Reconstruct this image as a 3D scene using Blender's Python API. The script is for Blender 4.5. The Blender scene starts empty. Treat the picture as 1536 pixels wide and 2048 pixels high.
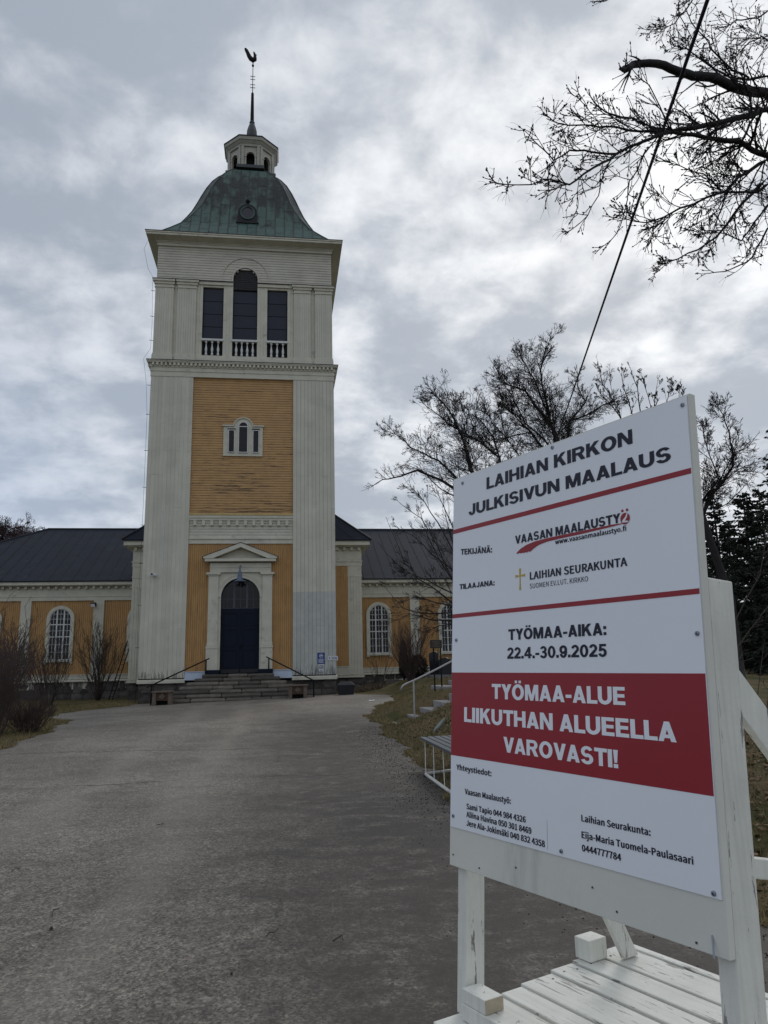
import bpy, math, random
from math import sin, cos, pi, radians, sqrt, atan2, tan
from mathutils import Vector, Matrix
import numpy as np
random.seed(7)
RNG = np.random.default_rng(7)
sc = bpy.context.scene
COL = sc.collection
V3 = Vector

# ------------------------------------------------------------------ camera
AX_R = V3((0.9905851, -0.1349005, -0.0233024))
AX_U = V3((-0.0051106, -0.2065385, 0.9784251))
AX_F = V3((0.1368029, 0.9690943, 0.2052834))
CAM = V3((0.0, 0.0, 1.55))
cd = bpy.data.cameras.new("camera")
cam = bpy.data.objects.new("camera", cd)
COL.objects.link(cam)
cd.sensor_fit = 'VERTICAL'
cd.sensor_height = 36.0
cd.sensor_width = 27.0
cd.lens = 36.0 * 1480.0 / 2048.0
cd.clip_start = 0.05
cd.clip_end = 3000
m = Matrix.Identity(4)
for i, a in enumerate((AX_R, AX_U, -AX_F)):
    for j in range(3):
        m[j][i] = a[j]
m.translation = CAM
cam.matrix_world = m
sc.camera = cam


def ray(px, py):
    return AX_R * (px - 768.0) + AX_U * (1024.0 - py) + AX_F * 1480.0


def at(px, py, Y):
    """world point at depth Y seen at pixel px,py of the 1536x2048 photograph"""
    d = ray(px, py)
    return CAM + d * (Y / d.y)


# ------------------------------------------------------------------ world + sun
SUN_AZ, SUN_EL = radians(27), radians(34)      # azimuth from +Y towards +X
SUN_DIR = V3((sin(SUN_AZ) * cos(SUN_EL), cos(SUN_AZ) * cos(SUN_EL), sin(SUN_EL)))
w = bpy.data.worlds.new("World")
sc.world = w
w.use_nodes = True
nt = w.node_tree
nt.nodes.clear()


class NB:
    """tiny node builder"""
    def __init__(s, tree): s.t = tree
    def n(s, kind, **kw):
        nd = s.t.nodes.new(kind)
        for k, v in kw.items():
            if k.startswith('i_'):
                key = k[2:]
                key = int(key) if key.isdigit() else key.replace('_', ' ')
                s.put(nd.inputs[key], v)
            else:
                setattr(nd, k, v)
        return nd
    def put(s, inp, v):
        if isinstance(v, bpy.types.NodeSocket): s.t.links.new(v, inp)
        elif isinstance(v, (tuple, list)) and len(v) == 3 and inp.type == 'RGBA': inp.default_value = (*v, 1)
        else: inp.default_value = v
    def math(s, op, a, b=0.0, c=0.0, clamp=False):
        nd = s.t.nodes.new('ShaderNodeMath'); nd.operation = op; nd.use_clamp = clamp
        s.put(nd.inputs[0], a); s.put(nd.inputs[1], b); s.put(nd.inputs[2], c)
        return nd.outputs[0]
    def vmath(s, op, a, b=(0, 0, 0)):
        nd = s.t.nodes.new('ShaderNodeVectorMath'); nd.operation = op
        s.put(nd.inputs[0], a); s.put(nd.inputs[1], b)
        return nd.outputs[1] if op == 'DOT_PRODUCT' else nd.outputs[0]
    def mix(s, f, a, b, blend='MIX'):
        nd = s.t.nodes.new('ShaderNodeMix'); nd.data_type = 'RGBA'; nd.blend_type = blend
        s.put(nd.inputs[0], f); s.put(nd.inputs[6], a); s.put(nd.inputs[7], b)
        return nd.outputs[2]
    def ramp(s, f, lo, hi, a=0.0, b=1.0, smooth=True):
        nd = s.t.nodes.new('ShaderNodeMapRange')
        nd.interpolation_type = 'SMOOTHSTEP' if smooth else 'LINEAR'
        s.put(nd.inputs[0], f)
        for i, v in zip((1, 2, 3, 4), (lo, hi, a, b)): nd.inputs[i].default_value = v
        return nd.outputs[0]
    def noise(s, vec, scale, detail=4, rough=.55, dist=0.0):
        nd = s.n('ShaderNodeTexNoise'); s.put(nd.inputs['Vector'], vec)
        nd.inputs['Scale'].default_value = scale; nd.inputs['Detail'].default_value = detail
        nd.inputs['Roughness'].default_value = rough; nd.inputs['Distortion'].default_value = dist
        return nd.outputs[0]
    def stretch(s, vec, sx, sy, sz, loc=(0, 0, 0)):
        nd = s.n('ShaderNodeMapping'); s.put(nd.inputs[0], vec)
        nd.inputs['Location'].default_value = loc
        nd.inputs['Scale'].default_value = (sx, sy, sz)
        return nd.outputs[0]


b = NB(nt)
tc = b.n('ShaderNodeTexCoord')
D = tc.outputs['Generated']
sep = b.n('ShaderNodeSeparateXYZ', i_0=D)
zc = b.math('ADD', b.math('MAXIMUM', sep.outputs[2], 0.0), 0.30)
cx_ = b.math('DIVIDE', sep.outputs[0], zc)
cy_ = b.math('DIVIDE', sep.outputs[1], zc)
comb = b.n('ShaderNodeCombineXYZ', i_0=cx_, i_1=cy_, i_2=0.35)
P = comb.outputs[0]
warp = b.noise(P, 1.3, 3, .5)
Pw = b.vmath('ADD', P, b.vmath('SCALE', P))
n1 = b.noise(P, 2.6, 6, .5, .3)
n2 = b.noise(P, 7.5, 7, .55, .2)
n4 = b.noise(P, 19, 6, .6, .2)
n3 = b.noise(b.stretch(P, 1, 1, 1, (7, 3, 1)), .55, 2, .5)
cl = b.math('ADD', b.math('ADD', b.math('MULTIPLY', n1, .42), b.math('MULTIPLY', n4, .06)), b.math('ADD', b.math('MULTIPLY', n2, .34), b.math('MULTIPLY', n3, .18)))
thick = b.ramp(cl, .41, .585)            # 1 = thick grey cloud, 0 = thin bright cloud
sdot = b.vmath('DOT_PRODUCT', D, tuple(SUN_DIR))
glow = b.math('POWER', b.math('MAXIMUM', sdot, 0.0), 6.0)
lit = b.math('ADD', .62, b.math('MULTIPLY', glow, .44))
thin_c = b.mix(glow, (.70, .735, .80), (1.0, 1.02, 1.04))
thick_c = b.mix(glow, (.365, .415, .49), (.455, .50, .565))
cloud = b.mix(thick, thin_c, thick_c)
# bright thin holes near the sun
hole = b.math('MULTIPLY', b.ramp(cl, .46, .36), b.math('POWER', b.math('MAXIMUM', sdot, 0.0), 14.0))
cloud = b.mix(b.math('MULTIPLY', hole, .8), cloud, (1.08, 1.1, 1.12))
# bluer calm cloud low on the left
leftness = b.math('MULTIPLY', b.ramp(sep.outputs[0], -.05, -.45), b.ramp(sep.outputs[2], .50, .12))
cloud = b.mix(b.math('MULTIPLY', leftness, .6), cloud, (.46, .56, .74))
cloud10 = b.vmath('SCALE', cloud)
cloud10.node.inputs['Scale'].default_value = 10.0
Pw.node.inputs[1].default_value = (0, 0, 0)
sky = b.n('ShaderNodeTexSky', sky_type='NISHITA', sun_disc=False, sun_elevation=SUN_EL, sun_rotation=SUN_AZ)
skymix = b.mix(.94, sky.outputs[0], cloud10)
bg = b.n('ShaderNodeBackground', i_Color=skymix, i_Strength=0.1)
wo = b.n('ShaderNodeOutputWorld', i_Surface=bg.outputs[0])

sl = bpy.data.lights.new("sun", 'SUN')
sl.energy = 0.7
sl.angle = radians(18)
sl.color = (1.0, .95, .88)
sun = bpy.data.objects.new("sun", sl)
COL.objects.link(sun)
sun.rotation_mode = 'QUATERNION'
sun.rotation_quaternion = SUN_DIR.to_track_quat('Z', 'Y')
sc.view_settings.view_transform = 'Standard'
sc.view_settings.look = 'None'
sc.view_settings.exposure = 0.0
sc.view_settings.gamma = 1.0
sc.view_settings.use_curve_mapping = False


# ------------------------------------------------------------------ materials
def M(name, col, rough=.7, var=.12, vscale=3.0, bump=0.0, bscale=40.0, rnd=0.0, spec=.4, metal=0.0, fn=None):
    mt = bpy.data.materials.new(name)
    mt.use_nodes = True
    t = mt.node_tree
    bb = NB(t)
    bs = t.nodes['Principled BSDF']
    geo = bb.n('ShaderNodeNewGeometry')
    pos = geo.outputs['Position']
    c = bb.mix(0.0, col, col)
    if var:
        nz = bb.noise(pos, vscale, 5, .6)
        f = bb.ramp(nz, .3, .7, 1 - var, 1 + var, False)
        c = bb.vmath('MULTIPLY', c, bb.n('ShaderNodeCombineXYZ', i_0=f, i_1=f, i_2=f).outputs[0])
    if rnd:
        oi = bb.n('ShaderNodeObjectInfo')
        f = bb.ramp(oi.outputs['Random'], 0, 1, 1 - rnd, 1 + rnd, False)
        c = bb.vmath('MULTIPLY', c, bb.n('ShaderNodeCombineXYZ', i_0=f, i_1=f, i_2=f).outputs[0])
    if fn:
        c = fn(bb, c, pos, bs) or c
    bb.put(bs.inputs['Base Color'], c)
    bs.inputs['Roughness'].default_value = rough
    bs.inputs['Metallic'].default_value = metal
    bs.inputs['Specular IOR Level'].default_value = spec if name != 'black_roof_sheet' else .2
    if bump and not bs.inputs['Normal'].is_linked:
        nz = bb.noise(pos, bscale, 4, .6)
        bm_ = bb.n('ShaderNodeBump', i_Height=nz, i_Strength=1.0, i_Distance=bump)
        bb.put(bs.inputs['Normal'], bm_.outputs[0])
    return mt


def streaks(dark, amt, sx, sz, lo=.56, hi=.68, sy=None):
    def fn(bb, c, pos, bs):
        s = bb.noise(bb.stretch(pos, sx, sy or sx, sz), 1.0, 6, .65, .2)
        mask = bb.math('MULTIPLY', bb.ramp(s, lo, hi), amt)
        big = bb.ramp(bb.noise(pos, .6, 3, .5), .35, .6)
        mask = bb.math('MULTIPLY', mask, big)
        return bb.mix(mask, c, dark)
    return fn


def ochre_upper(bb, c, pos, bs):
    s = bb.noise(bb.stretch(pos, .9, .9, 13), 1.0, 6, .68, .15)
    sp = bb.n('ShaderNodeSeparateXYZ', i_0=pos)
    low = bb.ramp(sp.outputs[2], 14.0, 8.4, -.03, .045, False)
    big = bb.math('MULTIPLY', bb.ramp(bb.noise(bb.stretch(pos, .5, .5, 1.4), 1.0, 3, .5), .3, .75), .14)
    m1 = bb.ramp(bb.math('ADD', bb.math('ADD', s, low), big), .65, .71)
    c = bb.mix(bb.math('MULTIPLY', m1, .75), c, (.085, .06, .04))
    worn = bb.ramp(bb.noise(bb.stretch(pos, 1.5, 1.5, 20), 1.0, 4, .6), .45, .75)
    return bb.mix(bb.math('MULTIPLY', worn, .35), c, (.24, .17, .09))


def dirt_low(z0, z1, dark, amt):
    def fn(bb, c, pos, bs):
        sp = bb.n('ShaderNodeSeparateXYZ', i_0=pos)
        k = bb.ramp(sp.outputs[2], z1, z0)
        s = bb.noise(bb.stretch(pos, 14, 14, 1.6), 1.0, 5, .7)
        mk = bb.math('MULTIPLY', bb.ramp(bb.math('ADD', s, bb.math('MULTIPLY', k, .2)), .62, .72), bb.math('MULTIPLY', k, amt))
        c = bb.mix(mk, c, dark)
        s2 = bb.noise(bb.stretch(pos, 9, 9, .25), 1.0, 4, .6)
        return bb.mix(bb.math('MULTIPLY', bb.ramp(s2, .5, .75), .28), c, (.30, .30, .26))
    return fn


WHITE = (.56, .54, .455)
m_white = M('weathered_white_paint', WHITE, .6, .09, 1.2, rnd=.05, fn=dirt_low(1.1, 2.3, (.10, .09, .07), .8))
m_trim = M('white_trim_paint', (.56, .54, .45), .6, .10, 2.0, fn=streaks((.25, .24, .2), .5, 3, 3))
m_upper = M('white_belfry_boards', (.53, .505, .43), .65, .10, 1.5, fn=streaks((.26, .25, .2), .5, 1.2, 9))
m_patch = M('grey_primer_paint', (.465, .475, .44), .55, .10, 2.5, rnd=.05, fn=dirt_low(1.1, 2.2, (.07, .07, .08), .9))
m_ochre_h = M('weathered_ochre_boards', (.465, .280, .122), .7, .12, 2.2, fn=ochre_upper)
m_ochre = M('ochre_paint', (.43, .245, .095), .65, .12, 2.0, fn=streaks((.17, .09, .03), .6, 12, .8, .5, .7))
m_navy = M('navy_paint', (.006, .010, .022), .5, .15, 3, spec=.15)
m_louver = M('blue_black_panel', (.010, .014, .030), .5, .12, 2, rnd=.12)
m_tarshingle = M('tarred_shingle', (.022, .020, .022), .7, .3, 8, bump=.004, bscale=30)
m_dark = M('dark_void', (.008, .008, .009), .8, 0)
m_roof = M('black_roof_sheet', (.013, .017, .028), .72, .18, 1.1, rnd=.09, fn=streaks((.045, .05, .06), .5, 2.0, 2.0, .55, .7))
m_seam = M('roof_seam', (.013, .016, .024), .7, .1)
m_edge = M('dark_drip_edge', (.03, .028, .028), .5, .1)
m_iron = M('black_iron', (.008, .007, .010), .6, .1, spec=.15)
m_lead = M('grey_lead', (.05, .055, .058), .5, .2, 3)


def copper_fn(bb, c, pos, bs):
    sp = bb.n('ShaderNodeSeparateXYZ', i_0=pos)
    oi = bb.n('ShaderNodeObjectInfo')
    st = bb.noise(bb.stretch(pos, 3.0, 3.0, .22), 1.0, 5, .6)
    bl = bb.noise(pos, 1.5, 6, .65)
    up = bb.ramp(sp.outputs[2], 26.6, 28.2, 0, .16)
    lo = bb.ramp(sp.outputs[2], 25.6, 23.2, 0, .15)
    v = bb.math('ADD', bb.math('ADD', bb.math('MULTIPLY', st, .65), bb.math('MULTIPLY', bl, .35)), bb.math('ADD', up, lo))
    v = bb.math('ADD', v, bb.ramp(oi.outputs['Random'], 0, 1, -.05, .05, False))
    g = bb.ramp(v, .45, .66)
    c = bb.mix(g, (.014, .018, .018), (.062, .112, .094))
    return bb.mix(bb.math('MULTIPLY', bb.ramp(bb.noise(pos, 9, 4, .6), .5, .8), .3), c, (.05, .10, .10))


m_copper = M('patinated_copper', (.06, .1, .09), .55, 0, fn=copper_fn)
m_stone = M('granite_plinth_stone', (.085, .075, .07), .85, .35, 3, bump=.01, bscale=14, rnd=.4)
m_mortar = M('plinth_mortar', (.05, .045, .042), .9, .25, 5, bump=.008)
m_step = M('worn_granite_step', (.115, .102, .086), .85, .25, 5, bump=.006, bscale=30, rnd=.42)
m_bank_step = M('grey_granite_slab', (.26, .25, .25), .85, .18, 7, bump=.004, rnd=.08)
m_planter = M('brown_stone_carving', (.13, .10, .08), .85, .25, 8, bump=.006)
m_planter2 = M('red_brown_ornament', (.08, .05, .035), .85, .2, 8)
m_glass = M('dark_window_glass', (.006, .007, .009), .12, 0, spec=.3)
m_sash = M('white_window_sash', (.60, .61, .60), .5, .06)
m_bluewhite = M('bluish_white_sheet', (.52, .60, .72), .4, .06)
m_lamp = M('blue_grey_enamel', (.09, .12, .18), .45, .15, 6)
m_plast = M('black_plastic', (.012, .014, .018), .45, .1)
m_gravel = M('pale_gravel', (.16, .15, .14), .95, .4, 20)

# sign materials
m_poster = M('matt_white_poster', (.80, .83, .88), .32, .03, 1.5, spec=.35)
m_black = M('black_print', (.012, .013, .028), .45, 0, spec=.3)
m_red = M('red_print', (.30, .018, .028), .4, .03, spec=.35)
m_gold = M('gold_print', (.50, .36, .045), .4, .03)
m_ply = M('painted_plywood', (.66, .66, .60), .6, .05, 3, bump=.0006, bscale=60, fn=streaks((.33, .33, .29), .35, 9, 1.5, .56, .72))


def chipped(bb, c, pos, bs):
    s = bb.noise(bb.stretch(pos, 34, 34, 4), 1.0, 6, .7, .5)
    g = bb.noise(pos, 3.2, 3, .6)
    mk = bb.ramp(bb.math('ADD', s, bb.math('MULTIPLY', g, .16)), .69, .715)
    c = bb.mix(bb.math('MULTIPLY', mk, .8), c, (.10, .09, .085))
    s3 = bb.noise(bb.stretch(pos, 60, 60, 2.5), 1.0, 3, .6)
    return bb.mix(bb.math('MULTIPLY', bb.ramp(s3, .42, .72), .22), c, (.38, .38, .33))


m_post = M('chipped_white_post', (.70, .70, .64), .6, .10, 5, bump=.0008, bscale=90, fn=chipped)


def chipped_deck(bb, c, pos, bs):
    q = bb.n('ShaderNodeMapping', vector_type='TEXTURE'); bb.put(q.inputs[0], pos)
    q.inputs['Rotation'].default_value = (0, 0, radians(-65.7))
    pv = q.outputs[0]
    s = bb.noise(bb.stretch(pv, 7, 60, 30), 1.0, 6, .7, .5)
    g = bb.noise(pos, 4.5, 3, .6)
    mk = bb.ramp(bb.math('ADD', s, bb.math('MULTIPLY', g, .3)), .75, .775)
    c = bb.mix(bb.math('MULTIPLY', mk, .75), c, (.12, .11, .10))
    s3 = bb.noise(bb.stretch(pv, 3, 50, 50), 1.0, 4, .6)
    return bb.mix(bb.math('MULTIPLY', bb.ramp(s3, .42, .72), .25), c, (.40, .40, .345))


m_deck = M('chipped_white_plank', (.70, .70, .645), .6, .08, 6, bump=.0008, bscale=90, rnd=.03, fn=chipped_deck)
m_endgrain = M('bare_wood_end', (.42, .36, .26), .7, .15, 25)
m_screw = M('zinc_screw', (.25, .27, .32), .35, .1, metal=.7)
m_nail = M('dark_nail_head', (.06, .06, .065), .6, .1)
m_cable = M('black_cable', (.008, .008, .02), .6, 0)
m_steel = M('galvanised_tube', (.40, .40, .39), .4, .08, 8, metal=.35)
m_tubew = M('white_painted_tube', (.58, .57, .53), .45, .08, 8)
m_slat = M('grey_bench_slat', (.085, .097, .108), .65, .15, 6, bump=.001)
m_bark = M('dark_bark', (.020, .018, .019), .9, .3, 9, bump=.004, bscale=60)
m_bark2 = M('grey_bark', (.035, .031, .030), .9, .3, 5, bump=.004, bscale=60)
m_bud = M('dark_red_bud', (.020, .013, .014), .8, .2, 20)
m_twigred = M('reddish_twig', (.062, .040, .036), .85, .25, 5)
m_twigbrown = M('brown_twig', (.052, .040, .032), .85, .25, 5)
m_birchtwig = M('birch_twig', (.055, .035, .040), .85, .2, 3)
m_needle = M('spruce_needles', (.016, .024, .014), .85, .45, 3.5)
m_thuja = M('dark_thuja', (.022, .019, .013), .9, .35, 8)
m_grave = M('black_gravestone', (.012, .013, .018), .25, .2, 6)
m_graveg = M('grey_gravestone', (.16, .16, .17), .6, .2, 6)
m_slab = M('pale_grave_slab', (.42, .43, .46), .7, .1, 6)
m_slate = M('bluish_slate_rock', (.17, .19, .18), .7, .15, 9, bump=.004)
m_signblue = M('blue_sign', (.010, .045, .22), .4, .04)
m_signwhite = M('white_sign', (.62, .64, .68), .4, .02)
m_paper = M('white_paper', (.75, .75, .75), .7, .02)
m_infob = M('brown_info_board', (.035, .030, .033), .6, .1)
m_infot = M('tan_lettering', (.17, .13, .09), .7, .1)

# ------------------------------------------------------------------ geometry helpers


class MB:
    def __init__(s): s.v = []; s.f = []
    def add(s, vs, fs):
        o = len(s.v); s.v += [tuple(p) for p in vs]; s.f += [tuple(i + o for i in f) for f in fs]; return s
    def box(s, x0, x1, y0, y1, z0, z1):
        return s.add([(x0, y0, z0), (x1, y0, z0), (x1, y1, z0), (x0, y1, z0), (x0, y0, z1), (x1, y0, z1), (x1, y1, z1), (x0, y1, z1)],
                     [(0, 3, 2, 1), (4, 5, 6, 7), (0, 1, 5, 4), (1, 2, 6, 5), (2, 3, 7, 6), (3, 0, 4, 7)])
    def hexa(s, p):      # 8 points: bottom 4 ccw, top 4 ccw
        return s.add(p, [(0, 3, 2, 1), (4, 5, 6, 7), (0, 1, 5, 4), (1, 2, 6, 5), (2, 3, 7, 6), (3, 0, 4, 7)])
    def obox(s, o, a, b_, c):   # origin + three edge vectors
        o, a, b_, c = V3(o), V3(a), V3(b_), V3(c)
        if a.cross(b_).dot(c) < 0: a, b_ = b_, a
        return s.hexa([o, o + a, o + a + b_, o + b_, o + c, o + a + c, o + a + b_ + c, o + b_ + c])
    def tube(s, pts, rad, n=8, cap=True):
        pts = [V3(p) for p in pts]; k = len(pts)
        if not isinstance(rad, (list, tuple)): rad = [rad] * k
        o = len(s.v); ref = None
        for i, p in enumerate(pts):
            d = (pts[min(i + 1, k - 1)] - pts[max(i - 1, 0)])
            if d.length < 1e-9: d = V3((0, 0, 1))
            d.normalize()
            if ref is None: ref = d.orthogonal().normalized()
            ref = (ref - d * ref.dot(d))
            if ref.length < 1e-6: ref = d.orthogonal()
            ref.normalize(); bi = d.cross(ref)
            for j in range(n):
                a = 2 * pi * j / n
                s.v.append(tuple(p + (ref * cos(a) + bi * sin(a)) * rad[i]))
        for i in range(k - 1):
            for j in range(n):
                s.f.append((o + i * n + j, o + i * n + (j + 1) % n, o + (i + 1) * n + (j + 1) % n, o + (i + 1) * n + j))
        if cap:
            s.f.append(tuple(o + j for j in range(n))[::-1]); s.f.append(tuple(o + (k - 1) * n + j for j in range(n)))
        return s
    def lathe(s, c, prof, n=16, a0=0.0):   # prof [(r,z)] upward
        o = len(s.v); k = len(prof)
        for r, z in prof:
            for j in range(n):
                a = a0 + 2 * pi * j / n
                s.v.append((c[0] + r * cos(a), c[1] + r * sin(a), c[2] + z))
        for i in range(k - 1):
            for j in range(n):
                s.f.append((o + i * n + j, o + i * n + (j + 1) % n, o + (i + 1) * n + (j + 1) % n, o + (i + 1) * n + j))
        s.f.append(tuple(o + j for j in range(n))[::-1]); s.f.append(tuple(o + (k - 1) * n + j for j in range(n)))
        return s
    def prism(s, poly, y0, y1):            # poly of (x,z), extruded along Y (y0 front)
        a = sum(poly[i][0] * poly[(i + 1) % len(poly)][1] - poly[(i + 1) % len(poly)][0] * poly[i][1] for i in range(len(poly)))
        if a < 0: poly = poly[::-1]
        n = len(poly); vs = [(x, y0, z) for x, z in poly] + [(x, y1, z) for x, z in poly]
        return s.add(vs, [tuple(range(n)), tuple(range(2 * n - 1, n - 1, -1))] + [(i, i + n, (i + 1) % n + n, (i + 1) % n) for i in range(n)])
    def arch_ring(s, xc, zc, r0, r1, y0, y1, n=20, a0=0, a1=pi):
        for i in range(n):
            t0 = a0 + (a1 - a0) * i / n; t1 = a0 + (a1 - a0) * (i + 1) / n
            q = [(xc + r0 * cos(t0), zc + r0 * sin(t0)), (xc + r1 * cos(t0), zc + r1 * sin(t0)), (xc + r1 * cos(t1), zc + r1 * sin(t1)), (xc + r0 * cos(t1), zc + r0 * sin(t1))]
            s.prism(q, y0, y1)
        return s
    def build(s, name, mat, parent=None, smooth=False, kind=None, bevel=0):
        me = bpy.data.meshes.new(name)
        off = V3((0, 0, 0))
        if parent is not None:
            r = parent
            while r.parent: r = r.parent
            if not r.get('_local'): off = r.location
        me.from_pydata([(x - off.x, y - off.y, z - off.z) for x, y, z in s.v], [], s.f)
        me.update()
        if smooth:
            me.polygons.foreach_set('use_smooth', [True] * len(me.polygons))
        me.materials.append(mat)
        o = bpy.data.objects.new(name, me)
        COL.objects.link(o)
        if parent is not None: o.parent = parent
        if kind: o['kind'] = kind
        if bevel:
            md = o.modifiers.new('b', 'BEVEL'); md.width = bevel; md.segments = 2; md.limit_method = 'ANGLE'
        return o


def tag(o, label, cat, group=None, kind=None):
    o['label'] = label; o['category'] = cat
    if group: o['group'] = group
    if kind: o['kind'] = kind
    return o


def thing(name, loc, label, cat, group=None, rz=None):
    o = bpy.data.objects.new(name, None); COL.objects.link(o); o.location = loc
    o.empty_display_size = .1
    if rz is not None:
        o['_local'] = True; o.rotation_euler.z = rz
    return tag(o, label, cat, group)


def rootof(o):
    while o.parent: o = o.parent
    return o


_unit = {}


def piece(name, mat, parent, x0, x1, y0, y1, z0, z1, bev=.0):
    """a box piece sharing one mesh per (name, material, bevel class)"""
    key = (name, mat.name)
    if key not in _unit:
        t = MB()
        e = .03 if bev else 0
        if e:
            # chamfered unit box
            vs = []; fs = []
            import itertools
            t.box(-.5, .5, -.5, .5, -.5, .5)
        else:
            t.box(-.5, .5, -.5, .5, -.5, .5)
        me = bpy.data.meshes.new(name); me.from_pydata(t.v, [], t.f); me.update(); me.materials.append(mat)
        _unit[key] = me
    o = bpy.data.objects.new(name, _unit[key]); COL.objects.link(o); o.parent = parent
    r = rootof(parent)
    off = V3((0, 0, 0)) if r.get('_local') else r.location
    o.location = (V3(((x0 + x1) / 2, (y0 + y1) / 2, (z0 + z1) / 2)) - off)
    o.scale = (x1 - x0, y1 - y0, z1 - z0)
    return o


def rock_block(name, mat, parent, x0, x1, y0, y1, z0, z1, j=.02, seed=None):
    """irregular stone: subdivided box with jittered, pulled-in corners"""
    rnd = random.Random(seed if seed is not None else int((x0 * 31 + z0 * 17) * 1000))
    t = MB()
    nx, nz = 3, 3
    cxm, czm = (x0 + x1) / 2, (z0 + z1) / 2
    g = []
    for iz in range(nz):
        for ix in range(nx):
            u = ix / (nx - 1); v_ = iz / (nz - 1)
            x = x0 + (x1 - x0) * u; z = z0 + (z1 - z0) * v_
            edge = (ix in (0, nx - 1)) + (iz in (0, nz - 1))
            x += (cxm - x) * (.05 if edge == 2 else .0) + rnd.uniform(-j, j) * .7
            z += (czm - z) * (.08 if edge == 2 else .0) + rnd.uniform(-j, j) * .7
            y = y0 + (.03 * edge) + rnd.uniform(-j, j)
            g.append((x, y, z))
    t.v = g + [(x, y1, z) for x, y, z in g]
    n = nx * nz
    for iz in range(nz - 1):
        for ix in range(nx - 1):
            a = iz * nx + ix
            t.f.append((a, a + 1, a + nx + 1, a + nx))
    ring = [0, 1, 2, 5, 8, 7, 6, 3]
    for i in range(8):
        a, c = ring[i], ring[(i + 1) % 8]
        t.f.append((a, a + n, c + n, c))
    return t.build(name, mat, parent)


def ss(a, b_, x):
    t = min(1.0, max(0.0, (x - a) / (b_ - a)))
    return t * t * (3 - 2 * t)


def interp(tab, y):
    if y <= tab[0][0]: return tab[0][1]
    for (y0, v0), (y1, v1) in zip(tab, tab[1:]):
        if y <= y1: return v0 + (v1 - v0) * (y - y0) / (y1 - y0)
    return tab[-1][1]


RIGHT_EDGE = [(-25, 5.0), (0, 4.2), (4.5, 2.95), (8.4, 2.15), (11.3, 2.25), (13.6, 2.35), (17.1, 2.4), (20.6, 2.45), (22.4, 2.8), (25, 3.6), (27, 4.25), (29.4, 4.3), (31.9, 3.3)]
LEFT_EDGE = [(-25, -7.5), (5, -5.9), (16, -5.45), (18, -5.55), (20.8, -5.85), (23.7, -6.3), (25.5, -7.4), (27.5, -7.7), (29.8, -6.8), (31.6, -6.0)]


def wob(y, k=0.0):
    return .10 * sin(y * 1.7 + k) + .06 * sin(y * 4.3 + 2 * k) + .035 * sin(y * 9.1 + k * 3)


def G(x, y):
    """ground height"""
    z = .37 * ss(5, 31, y) + .02 * min(6, max(-8, x + 1.8)) * ss(15, 30, y)
    z += .03 * sin(x * .55 + 1) * sin(y * .31) * ss(3, 8, y) * (1 - ss(26, 30, y))
    r = interp(RIGHT_EDGE, y) if y < 31.9 else 3.3 + (y - 31.9) * .15
    d = x - r
    if 18.2 < y < 20.4 and 2.7 < x < 5.2: return z + max(0, min(1, (x - 2.9) / 2.1)) * .62 - .12
    if d > 0:
        k = .64 * ss(0, 2.3, d) * (1 - .62 * ss(29, 38, y))
        k *= 1 - .5 * (1 - ss(1, 7, y))
        z += k + .035 * sin(x * 2.1) * sin(y * 1.3) * ss(0, 1, d)
        z += .5 * ss(8, 40, d) * ss(4, 20, y)
    l = interp(LEFT_EDGE, y)
    if x < l:
        dd = l - x
        z += .05 * ss(0, 1, dd) + .04 * sin(x * 1.9) * sin(y * 1.1) * ss(0, 1, dd) * (1 - ss(35, 38, y)) + .12 * ss(4, 14, dd)
    return z


def hitg(px, py, dz=0.0):
    d = ray(px, py)
    t = 1.0
    while t < 300:
        p = CAM + d * (t / d.y)
        if p.z <= G(p.x, p.y) + dz: return p
        t += .02 if t < 50 else .3
    return CAM + d * (40 / d.y)


# ------------------------------------------------------------------ ground
def axis(spec):
    out = []
    for a, c, st in spec:
        n = max(1, int(round((c - a) / st)))
        out += [a + (c - a) * i / n for i in range(n)]
    out.append(spec[-1][1])
    return out


def ground_sheet():
    xs = axis([(-900, -100, 80), (-100, -30, 7), (-30, -12, 1.0), (-12, -4, .4), (-4, 1.6, .8), (1.6, 8, .2), (8, 20, .6), (20, 60, 4), (60, 900, 80)])
    ys = axis([(-300, -30, 30), (-30, 0, 2), (0, 36, .3), (36, 60, 1.2), (60, 200, 10), (200, 1400, 100)])
    t = MB()
    for y in ys:
        for x in xs:
            z = G(x, y)
            l, r = interp(LEFT_EDGE, y), interp(RIGHT_EDGE, y)
            if y < 31.4 and l + .25 < x < r - .25: z -= .06
            t.v.append((x, y, z))
    n = len(xs)
    for j in range(len(ys) - 1):
        for i in range(n - 1):
            a = j * n + i
            t.f.append((a, a + 1, a + n + 1, a + n))
    return t


def ground_fn(bb, c, pos, bs):
    n1 = bb.noise(pos, .8, 5, .6)
    n2 = bb.noise(pos, 9, 6, .7)
    n3 = bb.noise(pos, 45, 4, .7)
    green = bb.ramp(n1, .40, .62)
    c = bb.mix(green, (.150, .115, .060), (.070, .074, .028))
    c = bb.mix(bb.ramp(n2, .50, .68), c, (.045, .034, .024))
    c = bb.mix(bb.math('MULTIPLY', bb.ramp(n3, .55, .7), .6), c, (.16, .125, .075))
    bm_ = bb.n('ShaderNodeBump', i_Height=bb.math('ADD', n2, bb.math('MULTIPLY', n3, .5)), i_Strength=1.0, i_Distance=.05)
    bb.put(bs.inputs['Normal'], bm_.outputs[0])
    return c


m_ground = M('spring_grass_ground', (.08, .07, .04), .95, 0, fn=ground_fn, spec=.1)
gr = ground_sheet().build('ground', m_ground, smooth=True)
gr['kind'] = 'structure'


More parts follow.
